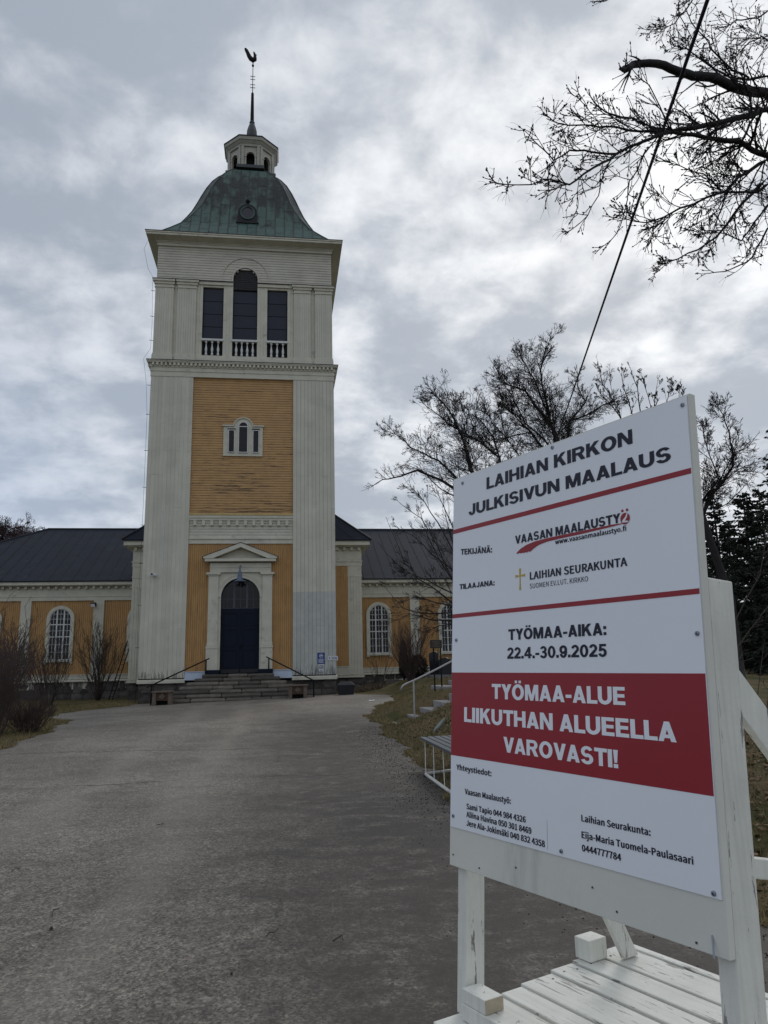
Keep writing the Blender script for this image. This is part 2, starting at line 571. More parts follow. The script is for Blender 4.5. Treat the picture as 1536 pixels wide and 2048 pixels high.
def asphalt_fn(bb, c, pos, bs):
    sp = bb.n('ShaderNodeSeparateXYZ', i_0=pos)
    X, Yp = sp.outputs[0], sp.outputs[1]
    big = bb.noise(pos, .35, 4, .55)
    mid = bb.noise(bb.stretch(pos, 1.0, 1.25, 1), 1.3, 8, .72, .6)
    fine = bb.noise(pos, 70, 3, .7)
    vor = bb.n('ShaderNodeTexVoronoi', i_Scale=70.0); bb.put(vor.inputs['Vector'], pos)
    stone = bb.ramp(vor.outputs['Distance'], .28, .10)
    vcol = bb.n('ShaderNodeSeparateColor'); bb.put(vcol.inputs[0], vor.outputs['Color'])
    stone = bb.math('MULTIPLY', stone, bb.ramp(vcol.outputs[0], .55, .95))
    c = bb.mix(bb.ramp(big, .3, .7), (.165, .145, .118), (.265, .238, .200))
    med = bb.noise(pos, 14, 6, .75, .4)
    c = bb.mix(bb.math('MULTIPLY', bb.ramp(med, .44, .62), .5), c, (.105, .092, .080))
    c = bb.mix(bb.math('MULTIPLY', bb.ramp(mid, .46, .64), .6), c, (.092, .079, .064))
    c = bb.mix(bb.math('MULTIPLY', bb.ramp(fine, .47, .62), .60), c, (.060, .052, .046))
    c = bb.mix(bb.math('MULTIPLY', stone, .9), c, (.50, .47, .43))
    for sc_, am in ((66, .58), (28, .18)):
        vo = bb.n('ShaderNodeTexVoronoi', i_Scale=float(sc_)); bb.put(vo.inputs['Vector'], pos)
        vc = bb.n('ShaderNodeSeparateColor'); bb.put(vc.inputs[0], vo.outputs['Color'])
        f = bb.ramp(vc.outputs[1], 0, 1, 1 - am, 1 + am, False)
        c = bb.vmath('MULTIPLY', c, bb.n('ShaderNodeCombineXYZ', i_0=f, i_1=f, i_2=f).outputs[0])
    # damp soil drifted over the right side and along the wheel track
    edge = bb.math('ADD', X, bb.math('MULTIPLY', bb.math('SUBTRACT', bb.noise(pos, .7, 7, .7), .5), 4.6))
    far = bb.ramp(Yp, 19, 25, 0, 1)
    dirt = bb.math('MULTIPLY', bb.ramp(edge, -1.3, 1.0), bb.math('SUBTRACT', 1.0, far))
    dirt = bb.math('MULTIPLY', dirt, bb.ramp(bb.noise(bb.stretch(pos, 1, 1.4, 1), 2.6, 7, .75), .22, .55))
    c = bb.mix(bb.math('MULTIPLY', dirt, .92), c, (.036, .029, .024))
    # two paler worn wheel lines
    for off in (-2.6, -1.1):
        wl = bb.math('ABSOLUTE', bb.math('ADD', bb.math('SUBTRACT', X, off), bb.math('MULTIPLY', bb.math('SUBTRACT', bb.noise(bb.stretch(pos, 1, .3, 1), .8, 3, .5), .5), 1.2)))
        c = bb.mix(bb.math('MULTIPLY', bb.ramp(wl, .42, .05), .26), c, (.27, .24, .205))
    # worn track with crumbled dark spots around x = -.3
    tr = bb.math('ABSOLUTE', bb.math('ADD', bb.math('ADD', X, .12), bb.math('MULTIPLY', bb.math('SUBTRACT', bb.noise(pos, .6, 3, .5), .5), 1.0)))
    trm = bb.math('MULTIPLY', bb.ramp(tr, .45, .08), bb.ramp(bb.noise(pos, 11, 7, .8), .50, .62))
    trm = bb.math('MULTIPLY', trm, bb.ramp(Yp, 17, 13))
    c = bb.mix(bb.math('MULTIPLY', trm, .55), c, (.035, .030, .027))
    # cracks
    w1 = bb.math('MULTIPLY', bb.math('SUBTRACT', bb.noise(pos, 1.1, 6, .7), .5), .7)
    l1 = bb.math('ABSOLUTE', bb.math('ADD', bb.math('SUBTRACT', bb.math('MULTIPLY', X, -.06), bb.math('SUBTRACT', Yp, 14.6)), w1))
    ck1 = bb.ramp(l1, .05, .012)
    l2 = bb.math('ABSOLUTE', bb.math('ADD', bb.math('SUBTRACT', bb.math('MULTIPLY', X, .05), bb.math('SUBTRACT', Yp, 11.2)), bb.math('MULTIPLY', w1, 1.6)))
    ck2 = bb.math('MULTIPLY', bb.ramp(l2, .05, .01), bb.ramp(bb.noise(pos, .7, 2, .5), .47, .56))
    w3 = bb.math('MULTIPLY', bb.math('SUBTRACT', bb.noise(pos, 2.1, 6, .75), .5), .55)
    l3 = bb.math('ABSOLUTE', bb.math('ADD', bb.math('ADD', X, .02), w3))
    ck3 = bb.math('MULTIPLY', bb.math('MULTIPLY', bb.ramp(l3, .014, .003), .45), bb.ramp(bb.noise(pos, 1.2, 2, .5), .5, .58))
    ck = bb.math('MAXIMUM', bb.math('MAXIMUM', ck1, ck2), ck3)
    c = bb.mix(bb.math('MULTIPLY', ck, .8), c, (.016, .014, .013))
    h = bb.math('ADD', bb.math('MULTIPLY', fine, .6), bb.math('MULTIPLY', stone, .5))
    h = bb.math('SUBTRACT', h, bb.math('MULTIPLY', ck, 1.0))
    bm_ = bb.n('ShaderNodeBump', i_Height=h, i_Strength=1.0, i_Distance=.006)
    bb.put(bs.inputs['Normal'], bm_.outputs[0])
    return c


m_asphalt = M('old_asphalt', (.1, .095, .09), .70, 0, fn=asphalt_fn, spec=.38)
t = MB()
ys = axis([(-25, 0, 1), (0, 32.2, .12)])
NCOL = 46
for y in ys:
    l, r = interp(LEFT_EDGE, y) + wob(y), interp(RIGHT_EDGE, y) + wob(y, 2)
    for i in range(NCOL + 1):
        u = i / NCOL
        x = l + (r - l) * u
        crown = .012 * (1 - (2 * u - 1) ** 6) + .006
        t.v.append((x, y, min(G(x, y), G(min(x, r - .3), y) + .02) + crown - (.02 if i in (0, NCOL) else 0)))
n = NCOL + 1
for j in range(len(ys) - 1):
    for i in range(NCOL):
        a = j * n + i
        t.f.append((a, a + 1, a + n + 1, a + n))
asph = t.build('asphalt_yard', m_asphalt, smooth=True)
asph['kind'] = 'structure'

# ------------------------------------------------------------------ church
F = 33.0           # plane of the tower's front pilasters
XC = -1.785        # tower axis
church = thing('church', (XC, 37.2, .4), 'yellow and white wooden church with tall belfry, green copper dome and black roofs', 'church')


def boards_v(mb, x0, x1, y, z0, z1, pitch, d=.03, gap=.012):
    n = max(1, int(round((x1 - x0) / pitch))); p = (x1 - x0) / n
    for i in range(n):
        a = x0 + i * p
        mb.add([(a + gap / 2, y, z0), (a + p - gap / 2, y, z0), (a + p - gap / 2, y, z1), (a + gap / 2, y, z1),
                (a, y + d, z0), (a + p, y + d, z0), (a + p, y + d, z1), (a, y + d, z1)], [(0, 1, 2, 3), (1, 5, 6, 2), (4, 0, 3, 7)])


def boards_h(mb, x0, x1, y, z0, z1, pitch, d=.028, lap=.012):
    n = max(1, int(round((z1 - z0) / pitch))); p = (z1 - z0) / n
    for i in range(n):
        a = z0 + i * p
        mb.add([(x0, y, a + lap), (x1, y, a + lap), (x1, y + .012, a + p), (x0, y + .012, a + p), (x0, y + d, a), (x1, y + d, a), (x0, y + d, a + lap), (x1, y + d, a + lap)],
               [(0, 1, 2, 3), (6, 7, 1, 0)])
        mb.add([(x0, y + d, a), (x1, y + d, a), (x1, y + d, a + lap * 1.2), (x0, y + d, a + lap * 1.2)], [(0, 1, 2, 3)])


# --- tower shaft core and back faces
T0, T1 = -5.97, 2.40
TB = 41.4
core = MB()
core.box(T0 + .12, T1 - .12, F + .66, TB, 1.2, 22.0).box(T0 + .125, T1 - .125, F + .14, F + .3, 5.7, 15.6).box(T0 + .125, -2.75, F + .14, F + .3, 1.2, 5.7).box(-.8, T1 - .125, F + .14, F + .3, 1.2, 5.7)
core.build('tower_wall', m_upper, church)
side = MB()
for sgn, xw in ((-1, T0), (1, T1)):   # side faces in vertical boards
    nb = 46
    for i in range(nb):
        y0 = F + .0 + i * (TB - F) / nb; y1 = y0 + (TB - F) / nb - .012
        side.box(min(xw, xw - sgn * .115), max(xw, xw - sgn * .115), y0 + .02, y1, 1.3, 14.9)
side.build('side_boarding', m_white, church, kind='stuff')

# pilasters of individual boards
rb = random.Random(3)
for (x0, x1, mt, seed) in ((T0, -4.07, m_white, 1), (.50, T1, m_white, 2)):
    nb = 11
    wdt = (x1 - x0) / nb
    for i in range(nb):
        cuts = sorted(rb.sample([3.4, 5.9, 6.8, 8.7, 10.2, 11.3, 12.6], 2))
        zs = [1.3] + cuts + [14.86]
        for z0, z1 in zip(zs, zs[1:]):
            g = .008 if x0 > 0 else .003
            dy = rb.uniform(0, .006 if x0 > 0 else .002)
            parts = [(z0, z1, mt)]
            if x0 > 0:   # lower boards repainted grey-blue up to 4.9 m
                if z1 <= 4.9: parts = [(z0, z1, m_patch)]
                elif z0 < 4.9: parts = [(z0, 4.9, m_patch), (4.9, z1, mt)]
            for a, c_, mm in parts:
                piece('pilaster_board', mm, church, x0 + i * wdt + g / 2, x0 + (i + 1) * wdt - g / 2, F + dy, F + .12, a + .002, c_ - .002)
for x0, x1 in ((T0, -4.07), (.50, T1)):
    MB().box(x0 + .01, x1 - .01, F + .03, F + .139, 1.25, 14.87).build('pilaster_backing', m_dark, church)
# base boards (sloping drip board above plinth)
for x0, x1 in ((T0 - .03, -4.04), (.47, T1 + .03)):
    bb_ = MB()
    bb_.hexa([(x0, F - .06, 1.10), (x1, F - .06, 1.10), (x1, F + .12, 1.10), (x0, F + .12, 1.10), (x0, F - .06, 1.22), (x1, F - .06, 1.22), (x1, F + .12, 1.30), (x0, F + .12, 1.30)])
    bb_.build('base_board', m_trim, church)

# ochre upper panel
o1 = MB(); boards_h(o1, -4.07, .50, F + .10, 8.45, 14.86, .116)
o1.build('ochre_boarding', m_ochre_h, church, kind='stuff')
o2 = MB()
boards_v(o2, -4.07, -3.16, F + .10, 1.56, 7.10, .088)
boards_v(o2, -.40, .50, F + .10, 1.56, 7.10, .088)
boards_v(o2, -3.16, -.40, F + .10, 5.6, 7.10, .088)
o2.build('ochre_boarding', m_ochre, church, kind='stuff')
# middle entablature
e = MB()
e.hexa([(-4.07, F - .02, 8.36), (.5, F - .02, 8.36), (.5, F + .1, 8.36), (-4.07, F + .1, 8.36), (-4.07, F - .02, 8.39), (.5, F - .02, 8.39), (.5, F + .1, 8.47), (-4.07, F + .1, 8.47)])
e.build('yellow_drip_board', M('yellow_drip_paint', (.45, .33, .14), .6, .1), church)
e = MB()
e.box(-4.07, .5, F + .0, F + .1, 8.24, 8.36).box(-4.07, .5, F + .035, F + .1, 8.13, 8.24)
boards_h(e, -4.07, .5, F + .085, 7.34, 8.13, .135)
e.box(-4.07, .5, F + .03, F + .1, 7.28, 7.34).box(-4.07, .5, F + .07, F + .1, 7.16, 7.28).box(-4.07, .5, F + .055, F + .1, 7.08, 7.16)
mid = e.build('door_entablature', m_trim, church)
for i in range(12):
    x = -3.81 + i * (0.23 + 3.81) / 11
    piece('dentil', m_trim, mid, x - .062, x + .062, F - .045, F + .09, 7.89, 8.105)

# main cornice (wraps front and sides)


def cornice(levels, x0, x1, y0, y1, name, mat):
    mb = MB()
    for z0, z1, pr in levels:
        mb.box(x0 - pr, x1 + pr, y0 - pr, y1 + pr, z0, z1)
    return mb.build(name, mat, church)


c1 = cornice([(14.86, 15.10, .02), (15.101, 15.18, .045), (15.181, 15.30, .03), (15.301, 15.49, .06), (15.49, 15.545, .17), (15.546, 15.585, .20)], T0, T1, F, TB, 'main_cornice', m_trim)
cornice([(15.586, 15.615, .215)], T0, T1, F, TB, 'cornice_drip_edge', m_edge)
nd = 44
for i in range(nd):
    x = T0 - .0 + (i + .5) * (T1 - T0) / nd
    piece('dentil', m_trim, c1, x - .048, x + .048, F - .155, F - .061, 15.36, 15.489)
dsd = MB()
for i in range(nd):
    y = F + (i + .5) * (TB - F) / nd
    for xw in (T0 - .155, T1 + .061):
        dsd.box(xw, xw + .094, y - .048, y + .048, 15.36, 15.489)
dsd.build('side_dentil_row', m_trim, c1, kind='stuff')

# --- belfry stage
S = F + .03
bs_ = MB()
bs_.box(T0 + .05, T1 - .05, S + .02, TB - .05, 15.616, 15.86).box(T0 + .09, T1 - .09, S + .05, TB - .09, 15.861, 15.99)
bs_.build('belfry_base', m_trim, church)
pil = [(-5.95, -5.10), (-4.93, -4.06), (.53, 1.33), (1.54, 2.36)]
for x0, x1 in pil:
    pc = MB()
    pbs = MB().box(x0 - .04, x1 + .04, S - .05, S + .02, 15.617, 15.90).box(x0 - .02, x1 + .02, S - .03, S + .05, 15.901, 16.0)
    pc.hexa([(x0, S, 19.33), (x1, S, 19.33), (x1, S + .12, 19.33), (x0, S + .12, 19.33), (x0, S, 19.50), (x1, S, 19.50), (x1, S + .12, 19.50), (x0, S + .12, 19.50)])
    pc.box(x0 - .03, x1 + .03, S - .03, S + .121, 19.33, 19.37)
    pc.box(x0 - .05, x1 + .05, S - .05, S + .14, 19.50, 19.62).box(x0 - .11, x1 + .11, S - .11, S + .14, 19.62, 19.72)
    cap = pc.build('belfry_pilaster', m_trim, church); pbs.build('pilaster_base', m_trim, cap)
    ee = MB().box(x0 - .13, x1 + .13, S - .13, S + .14, 19.721, 19.745)
    ee.build('cap_flashing', m_edge, cap)
    nb = 8
    for i in range(nb):
        a = x0 + i * (x1 - x0) / nb
        piece('board', m_white, cap, a + .003, a + (x1 - x0) / nb - .003, S + rb.uniform(0, .004), S + .1, 16.0, 19.33)
# wall behind, with window openings: vertical strips between openings
openings = [(-3.76, -2.80), (-2.36, -1.21), (-.74, .22)]
wallx = [(-5.97 + .06, -3.76), (-2.80, -2.36), (-1.21, -.74), (.22, T1 - .06)]
wb = MB()
for x0, x1 in wallx:
    boards_v(wb, x0, x1, S + .10, 15.99, 19.78, .14, .02, .006)
    wb.box(x0, x1, S + .121, S + .5, 15.99, 19.78)
for x0, x1 in (openings[0], openings[2]):
    wb.box(x0, x1, S + .12, S + .5, 19.50, 19.78)
wb.box(-4.03, -2.36, S + .04, S + .119, 19.60, 19.76).box(-1.21, .50, S + .04, S + .119, 19.60, 19.76)
wb.build('belfry_wall', m_trim, church)
fl = MB().box(-4.03, -2.36, S - .02, S + .119, 19.761, 19.785).box(-1.21, .50, S - .02, S + .119, 19.761, 19.785)
fl.build('wall_flashing', m_edge, church)
# corner returns of the belfry side
sd = MB()
for xw0, xw1 in ((T0 + .04, T0 + .3), (T1 - .3, T1 - .04)):
    sd.box(xw0, xw1, S + .501, TB - .1, 15.99, 19.8)
sd.build('belfry_side_wall', m_white, church)
# belfry windows
for k, (x0, x1) in enumerate(openings):
    lab = ('tall dark belfry opening at left', 'tall arched dark belfry opening in the middle', 'tall dark belfry opening at right')[k]
    fr = MB()
    fr.box(x0 - .0, x0 + .03, S + .13, S + .3, 16.84, 19.5).box(x1 - .03, x1, S + .13, S + .3, 16.84, 19.5)
    win = fr.build('belfry_window', m_navy, church); win['label'] = lab
    zt = 19.47 if k != 1 else 19.42
    n = 4
    for i in range(n):
        z0 = 16.86 + i * (zt - 16.86) / n; z1 = z0 + (zt - 16.86) / n - .028
        piece('shutter_panel', m_louver, win, x0 + .031, x1 - .031, S + .2, S + .24, z0, z1)
    MB().box(x0, x1, S + .26, S + .45, 15.99, 19.9 if k == 1 else 19.499).build('dark_backing', m_dark, win)
    rl = MB().box(x0 - .03, x1 + .03, S + .04, S + .2, 16.74, 16.84).build('balustrade', m_sash, church)
    rl['label'] = 'small white turned balustrade below belfry opening'
    nbal = 4 if k == 1 else 3
    prof = [(.058, 0), (.058, .13), (.03, .15), (.045, .20), (.062, .30), (.055, .36), (.033, .48), (.022, .62), (.04, .64), (.055, .66), (.055, .735)]
    if k == 0:
        lm = MB().lathe((0, 0, 0), prof, 10); bal_me = bpy.data.meshes.new('baluster'); bal_me.from_pydata(lm.v, [], lm.f); bal_me.update(); bal_me.materials.append(m_sash)
        bal_me.polygons.foreach_set('use_smooth', [True] * len(bal_me.polygons))
    for i in range(nbal):
        o = bpy.data.objects.new('baluster', bal_me); COL.objects.link(o); o.parent = rl
        xx = x0 + (x1 - x0) * (i + .75) / (nbal + .5)
        o.location = V3((xx, S + .12, 16.0)) - church.location
# arch of the middle opening
XA, ZA, RA = -1.785, 19.98, .575
up = MB()
z0u, z1u = 19.78, 21.50
pitch = .128
nn_ = int(round((z1u - z0u) / pitch)); ph = (z1u - z0u) / nn_
for i in range(nn_):
    a = z0u + i * ph
    zm = a + ph / 2
    cut = None
    if zm < ZA: cut = RA
    elif zm - ZA < RA: cut = sqrt(max(0, RA ** 2 - (a + ph - ZA) ** 2)) if a + ph - ZA < RA else .0
    segs = [(T0 + .06, T1 - .06)] if not cut else [(T0 + .06, XA - cut), (XA + cut, T1 - .06)]
    for s0, s1 in segs:
        boards_h(up, s0, s1, S + .05, a, a + ph, ph, .026, .011)
up.box(T0 + .06, XA - RA, S + .08, S + .4, z0u, z1u).box(XA + RA, T1 - .06, S + .08, S + .4, z0u, z1u).box(XA - RA, XA + RA, S + .08, S + .4, ZA + RA, z1u)
up.build('frieze_boarding', m_upper, church, kind='stuff')
ar = MB()
ar.arch_ring(XA, ZA, RA - .0, RA + .075, S + .03, S + .085, 22)
ar.box(XA - RA - .075, XA - RA, S + .03, S + .085, 19.785, ZA).box(XA + RA, XA + RA + .075, S + .03, S + .085, 19.785, ZA)
ar.build('arch_surround', m_upper, church)
ar = MB()
ar.arch_ring(XA, ZA, RA + .50, RA + .535, S + .015, S + .06, 26)
ar.box(XA - RA - .545, XA - RA - .50, S + .018, S + .085, 19.785, ZA).box(XA + RA + .50, XA + RA + .545, S + .018, S + .085, 19.785, ZA)
ar.build('arch_moulding', m_upper, church)
rv = MB(); rv.arch_ring(XA, ZA, RA - .03, RA, S + .036, S + .25, 22)
rv.build('arch_reveal', m_edge, church)
av = MB()
pts = [(XA + RA * cos(pi * i / 16), ZA + RA * sin(pi * i / 16)) for i in range(17)] + [(XA - RA, 19.42), (XA + RA, 19.42)]
av.prism(pts, S + .14, S + .25)
arp = av.build('arch_shingle_panel', m_tarshingle, church)
for r in range(11):
    z = 19.44 + r * .1
    hw = RA if z < ZA else sqrt(max(.01, RA ** 2 - (z + .08 - ZA) ** 2)) if z + .08 - ZA < RA else .1
    nx = max(2, int(hw * 2 / .2))
    for i in range(nx):
        xa = XA - hw + i * 2 * hw / nx
        piece('shingle', m_tarshingle, arp, xa + .004, xa + 2 * hw / nx - .004, S + .118 + rb.uniform(0, .01), S + .139, z, z + .09)

# top cornice
tc_ = cornice([(21.50, 21.62, .03), (21.621, 21.68, .06), (21.68, 21.72, .10)], T0 + .05, T1 - .05, S, TB - .05, 'crown_moulding', m_trim)
so = MB()
# sloping soffit
x0, x1, y0, y1 = T0 - .05, T1 + .05, S - .1, TB + .05
so.hexa([(x0, y0, 21.72), (x1, y0, 21.72), (x1, y1, 21.72), (x0, y1, 21.72), (x0 - .36, y0 - .36, 21.80), (x1 + .36, y0 - .36, 21.80), (x1 + .36, y1 + .36, 21.80), (x0 - .36, y1 + .36, 21.80)])
so.box(x0 - .38, x1 + .38, y0 - .38, y1 + .38, 21.801, 21.90)
so.build('eaves_soffit', m_trim, church)
MB().box(x0 - .41, x1 + .41, y0 - .41, y1 + .41, 21.901, 21.965).build('gutter_board', m_trim, church)
MB().box(x0 - .43, x1 + .43, y0 - .43, y1 + .43, 21.966, 21.99).build('roof_edge_flashing', m_edge, church)

# small arched triple window in ochre panel
sw = MB()
xc = -1.775
sw.prism([(-2.66, 11.15), (-.89, 11.15), (-.89, 12.52), (-1.35, 12.52)] + [(xc + .42 * cos(a), 12.50 + .42 * sin(a)) for a in [pi * i / 14 for i in range(15)]] + [(-2.2, 12.52), (-2.66, 12.52)], F + .05, F + .10)
sm = sw.build('triple_window', m_trim, church); sm['label'] = 'small white triple window with arched middle light in ochre panel'
lg = MB()
lg.box(-2.71, -2.19, F + .0, F + .1, 12.53, 12.60).box(-1.36, -.84, F + .0, F + .1, 12.53, 12.60)
lg.arch_ring(xc, 12.50, .42, .47, F + .0, F + .1, 14, radians(12), radians(168))
lg.box(-2.68, -.87, F + .03, F + .1, 11.12, 11.15)
lg.build('hood_moulding', m_trim, sm)


def pane_arch(x0, x1, z0, z1, arch, y, parent, sash=.035):
    xm = (x0 + x1) / 2; r = (x1 - x0) / 2
    g = MB()
    if arch:
        zc_ = z1 - r
        g.prism([(x0, z0), (x1, z0)] + [(xm + r * cos(pi * i / 12), zc_ + r * sin(pi * i / 12)) for i in range(13)], y - .006, y)
    else:
        g.box(x0, x1, y - .006, y, z0, z1)
    g.build('pane', m_glass, parent)
    f = MB()
    if arch:
        f.arch_ring(xm, zc_, r - .0, r + sash, y - .05, y, 14)
        f.box(x0 - sash, x0, y - .05, y, z0, zc_).box(x1, x1 + sash, y - .05, y, z0, zc_)
        f.box(x0, x1, y - .035, y - .007, zc_ - .03, zc_ + .01)
    else:
        f.box(x0 - sash, x0, y - .05, y, z0, z1).box(x1, x1 + sash, y - .05, y, z0, z1).box(x0 - sash, x1 + sash, y - .05, y, z1, z1 + sash)
    f.box(x0 - sash, x1 + sash, y - .055, y, z0 - sash, z0)
    f.build('sash', m_sash, parent)


pane_arch(-1.955, -1.585, 11.31, 12.72, True, F + .05, sm)
pane_arch(-2.41, -2.18, 11.31, 12.33, False, F + .05, sm, .03)
pane_arch(-1.31, -1.08, 11.31, 12.33, False, F + .05, sm, .03)
MB().box(-2.47, -2.12, F - .01, F + .05, 12.39, 12.42).box(-1.37, -1.02, F - .01, F + .05, 12.39, 12.42).build('light_drip', m_edge, sm)

# --- dome
YC = 37.2
rawp = [(4.60, 4.60, 21.99), (4.15, 4.15, 22.20), (3.76, 3.66, 22.72), (3.33, 3.08, 23.35), (3.06, 2.68, 24.0), (2.83, 2.35, 24.6), (2.62, 2.14, 25.2), (2.42, 1.96, 25.8),
        (2.20, 1.76, 26.4), (1.95, 1.50, 27.0), (1.66, 1.22, 27.5), (1.42, .96, 27.85), (1.10, .66, 28.14), (.80, .40, 28.24)]


def sec(z):
    """half depth D of the main faces and their half width a at height z"""
    if z <= rawp[0][2]: return rawp[0][:2]
    for p0, p1 in zip(rawp, rawp[1:]):
        if z <= p1[2]:
            k = (z - p0[2]) / (p1[2] - p0[2]); return p0[0] + (p1[0] - p0[0]) * k, p0[1] + (p1[1] - p0[1]) * k
    return rawp[-1][:2]


def prof_at(z): return sec(z)[0]


core = MB()
for D_, a_, z in rawp:
    D_, a_ = D_ - .03, a_ - .015
    core.v += [(XC + x, YC + y, z - .02) for x, y in ((-a_, -D_), (a_, -D_), (D_, -a_), (D_, a_), (a_, D_), (-a_, D_), (-D_, a_), (-D_, -a_))]
for i in range(len(rawp) - 1):
    for j in range(8):
        core.f.append((i * 8 + j, i * 8 + (j + 1) % 8, i * 8 + 8 + (j + 1) % 8, i * 8 + 8 + j))
core.f.append(tuple(range((len(rawp) - 1) * 8, len(rawp) * 8)))
dome = core.build('dome', m_lead, church)
rows = [22.02, 22.55, 23.15, 23.85, 24.6, 25.4, 26.2, 26.95, 27.6, 28.2]
cw = .46
rd = random.Random(5)
for face in range(4):
    ca, sa = [(1, 0), (0, 1), (-1, 0), (0, -1)][face]
    def TF(u, h, z):   # u across, h outward (front = -Y)
        x, y = u, -h
        return (XC + x * ca - y * sa, YC + x * sa + y * ca, z)
    for col in range(-9, 9):
        u0, u1 = col * cw, (col + 1) * cw
        st = (col % 2) * .22
        for k in range(len(rows) - 1):
            za, zb = rows[k] + (st if k else 0), rows[k + 1] + (st if k + 1 < len(rows) - 1 else 0)
            nseg = 3
            mbp = MB(); ok = False
            o_ = rd.uniform(.0, .010)
            for i in range(nseg + 1):
                z = za + .014 + (zb - za - .014) * i / nseg
                D_, h = sec(z)
                a, c_ = max(u0 + .006, -h), min(u1 - .006, h)
                if a > c_: a = c_ = max(-h, min(h, (u0 + u1) / 2))
                if c_ - a > .02: ok = True
                mbp.v += [TF(a, D_ + .004 + o_, z), TF(c_, D_ + .004 + o_, z)]
            if not ok: continue
            for i in range(nseg):
                mbp.f.append((i * 2, i * 2 + 1, i * 2 + 3, i * 2 + 2))
            mbp.build('copper_sheet', m_copper, dome)
    for k in range(1, len(rows) - 1):     # narrow sheets of the corner facet
        mbp = MB()
        for i in range(4):
            z = rows[k] + .014 + (rows[k + 1] - rows[k] - .014) * i / 3
            D_, h = sec(z)
            mbp.v += [TF(h, D_ + .004, z), TF(D_ + .004, h, z)]
        for i in range(3): mbp.f.append((i * 2, i * 2 + 1, i * 2 + 3, i * 2 + 2))
        mbp.build('copper_sheet', m_copper, dome)
    sm_ = MB()
    for col in range(-8, 9):
        u = col * cw
        pr = []
        for z in [22.0 + i * .25 for i in range(26)]:
            D_, h = sec(z)
            if abs(u) < h - .01: pr.append(TF(u, D_ + .014, z))
        if len(pr) > 2: sm_.tube(pr, .024, 4)
    sm_.build('standing_seam', m_edge, dome, kind='stuff')
hp = MB()
for sx, sy in ((-1, -1), (1, -1), (1, 1), (-1, 1)):
    hp.tube([(XC + sx * (a_ + .01), YC + sy * (D_ + .01), z + .01) for D_, a_, z in rawp], .028, 6)
    hp.tube([(XC + sx * (D_ + .01), YC + sy * (a_ + .01), z + .01) for D_, a_, z in rawp], .028, 6)
hp.build('hip_roll', m_lead, dome)
# round dormer light in the dome front
yh = YC - prof_at(24.1)
od = MB()
od.prism([(XC - .50, 23.55), (XC + .50, 23.55)] + [(XC + .47 * cos(pi * i / 14), 24.12 + .47 * sin(pi * i / 14)) for i in range(15)], YC - prof_at(23.6) - .06, YC - 2.0)
m_dorm = M('dark_dormer_sheet', (.008, .009, .011), .6, .2, 4)
dm = od.build('dome_dormer', m_dorm, church); dm['label'] = 'small round light set in the copper dome front'
yy = YC - prof_at(23.6) - .06
r_ = MB(); r_.arch_ring(XC, 24.08, .30, .37, yy - .05, yy, 24, 0, 2 * pi); r_.build('ring', m_copper, dm)
r_ = MB(); r_.prism([(XC + .30 * cos(2 * pi * i / 24), 24.08 + .30 * sin(2 * pi * i / 24)) for i in range(24)], yy - .015, yy - .001)
r_.build('round_pane', M('grey_violet_pane', (.045, .04, .055), .35, .1), dm)
r_ = MB(); r_.lathe((XC, yy + .1, 24.55), [(.05, 0), (.04, .12), (.11, .2), (.12, .27), (.07, .35), (.01, .38)], 10); r_.build('finial', m_iron, dm, smooth=True)
r_ = MB(); r_.box(XC - .56, XC + .56, yy - .06, yy + .1, 23.50, 23.56); r_.build('sill', m_dorm, dm)

m_lant = M('grey_lantern_paint', (.38, .37, .32), .65, .15, 3)  # plain grey-white tone for the lantern, darker than the trim paint
m_lant2 = M('grey_lantern_cornice', (.33, .325, .28), .65, .15, 3)  # same grey-white, a little darker for the lantern cornice
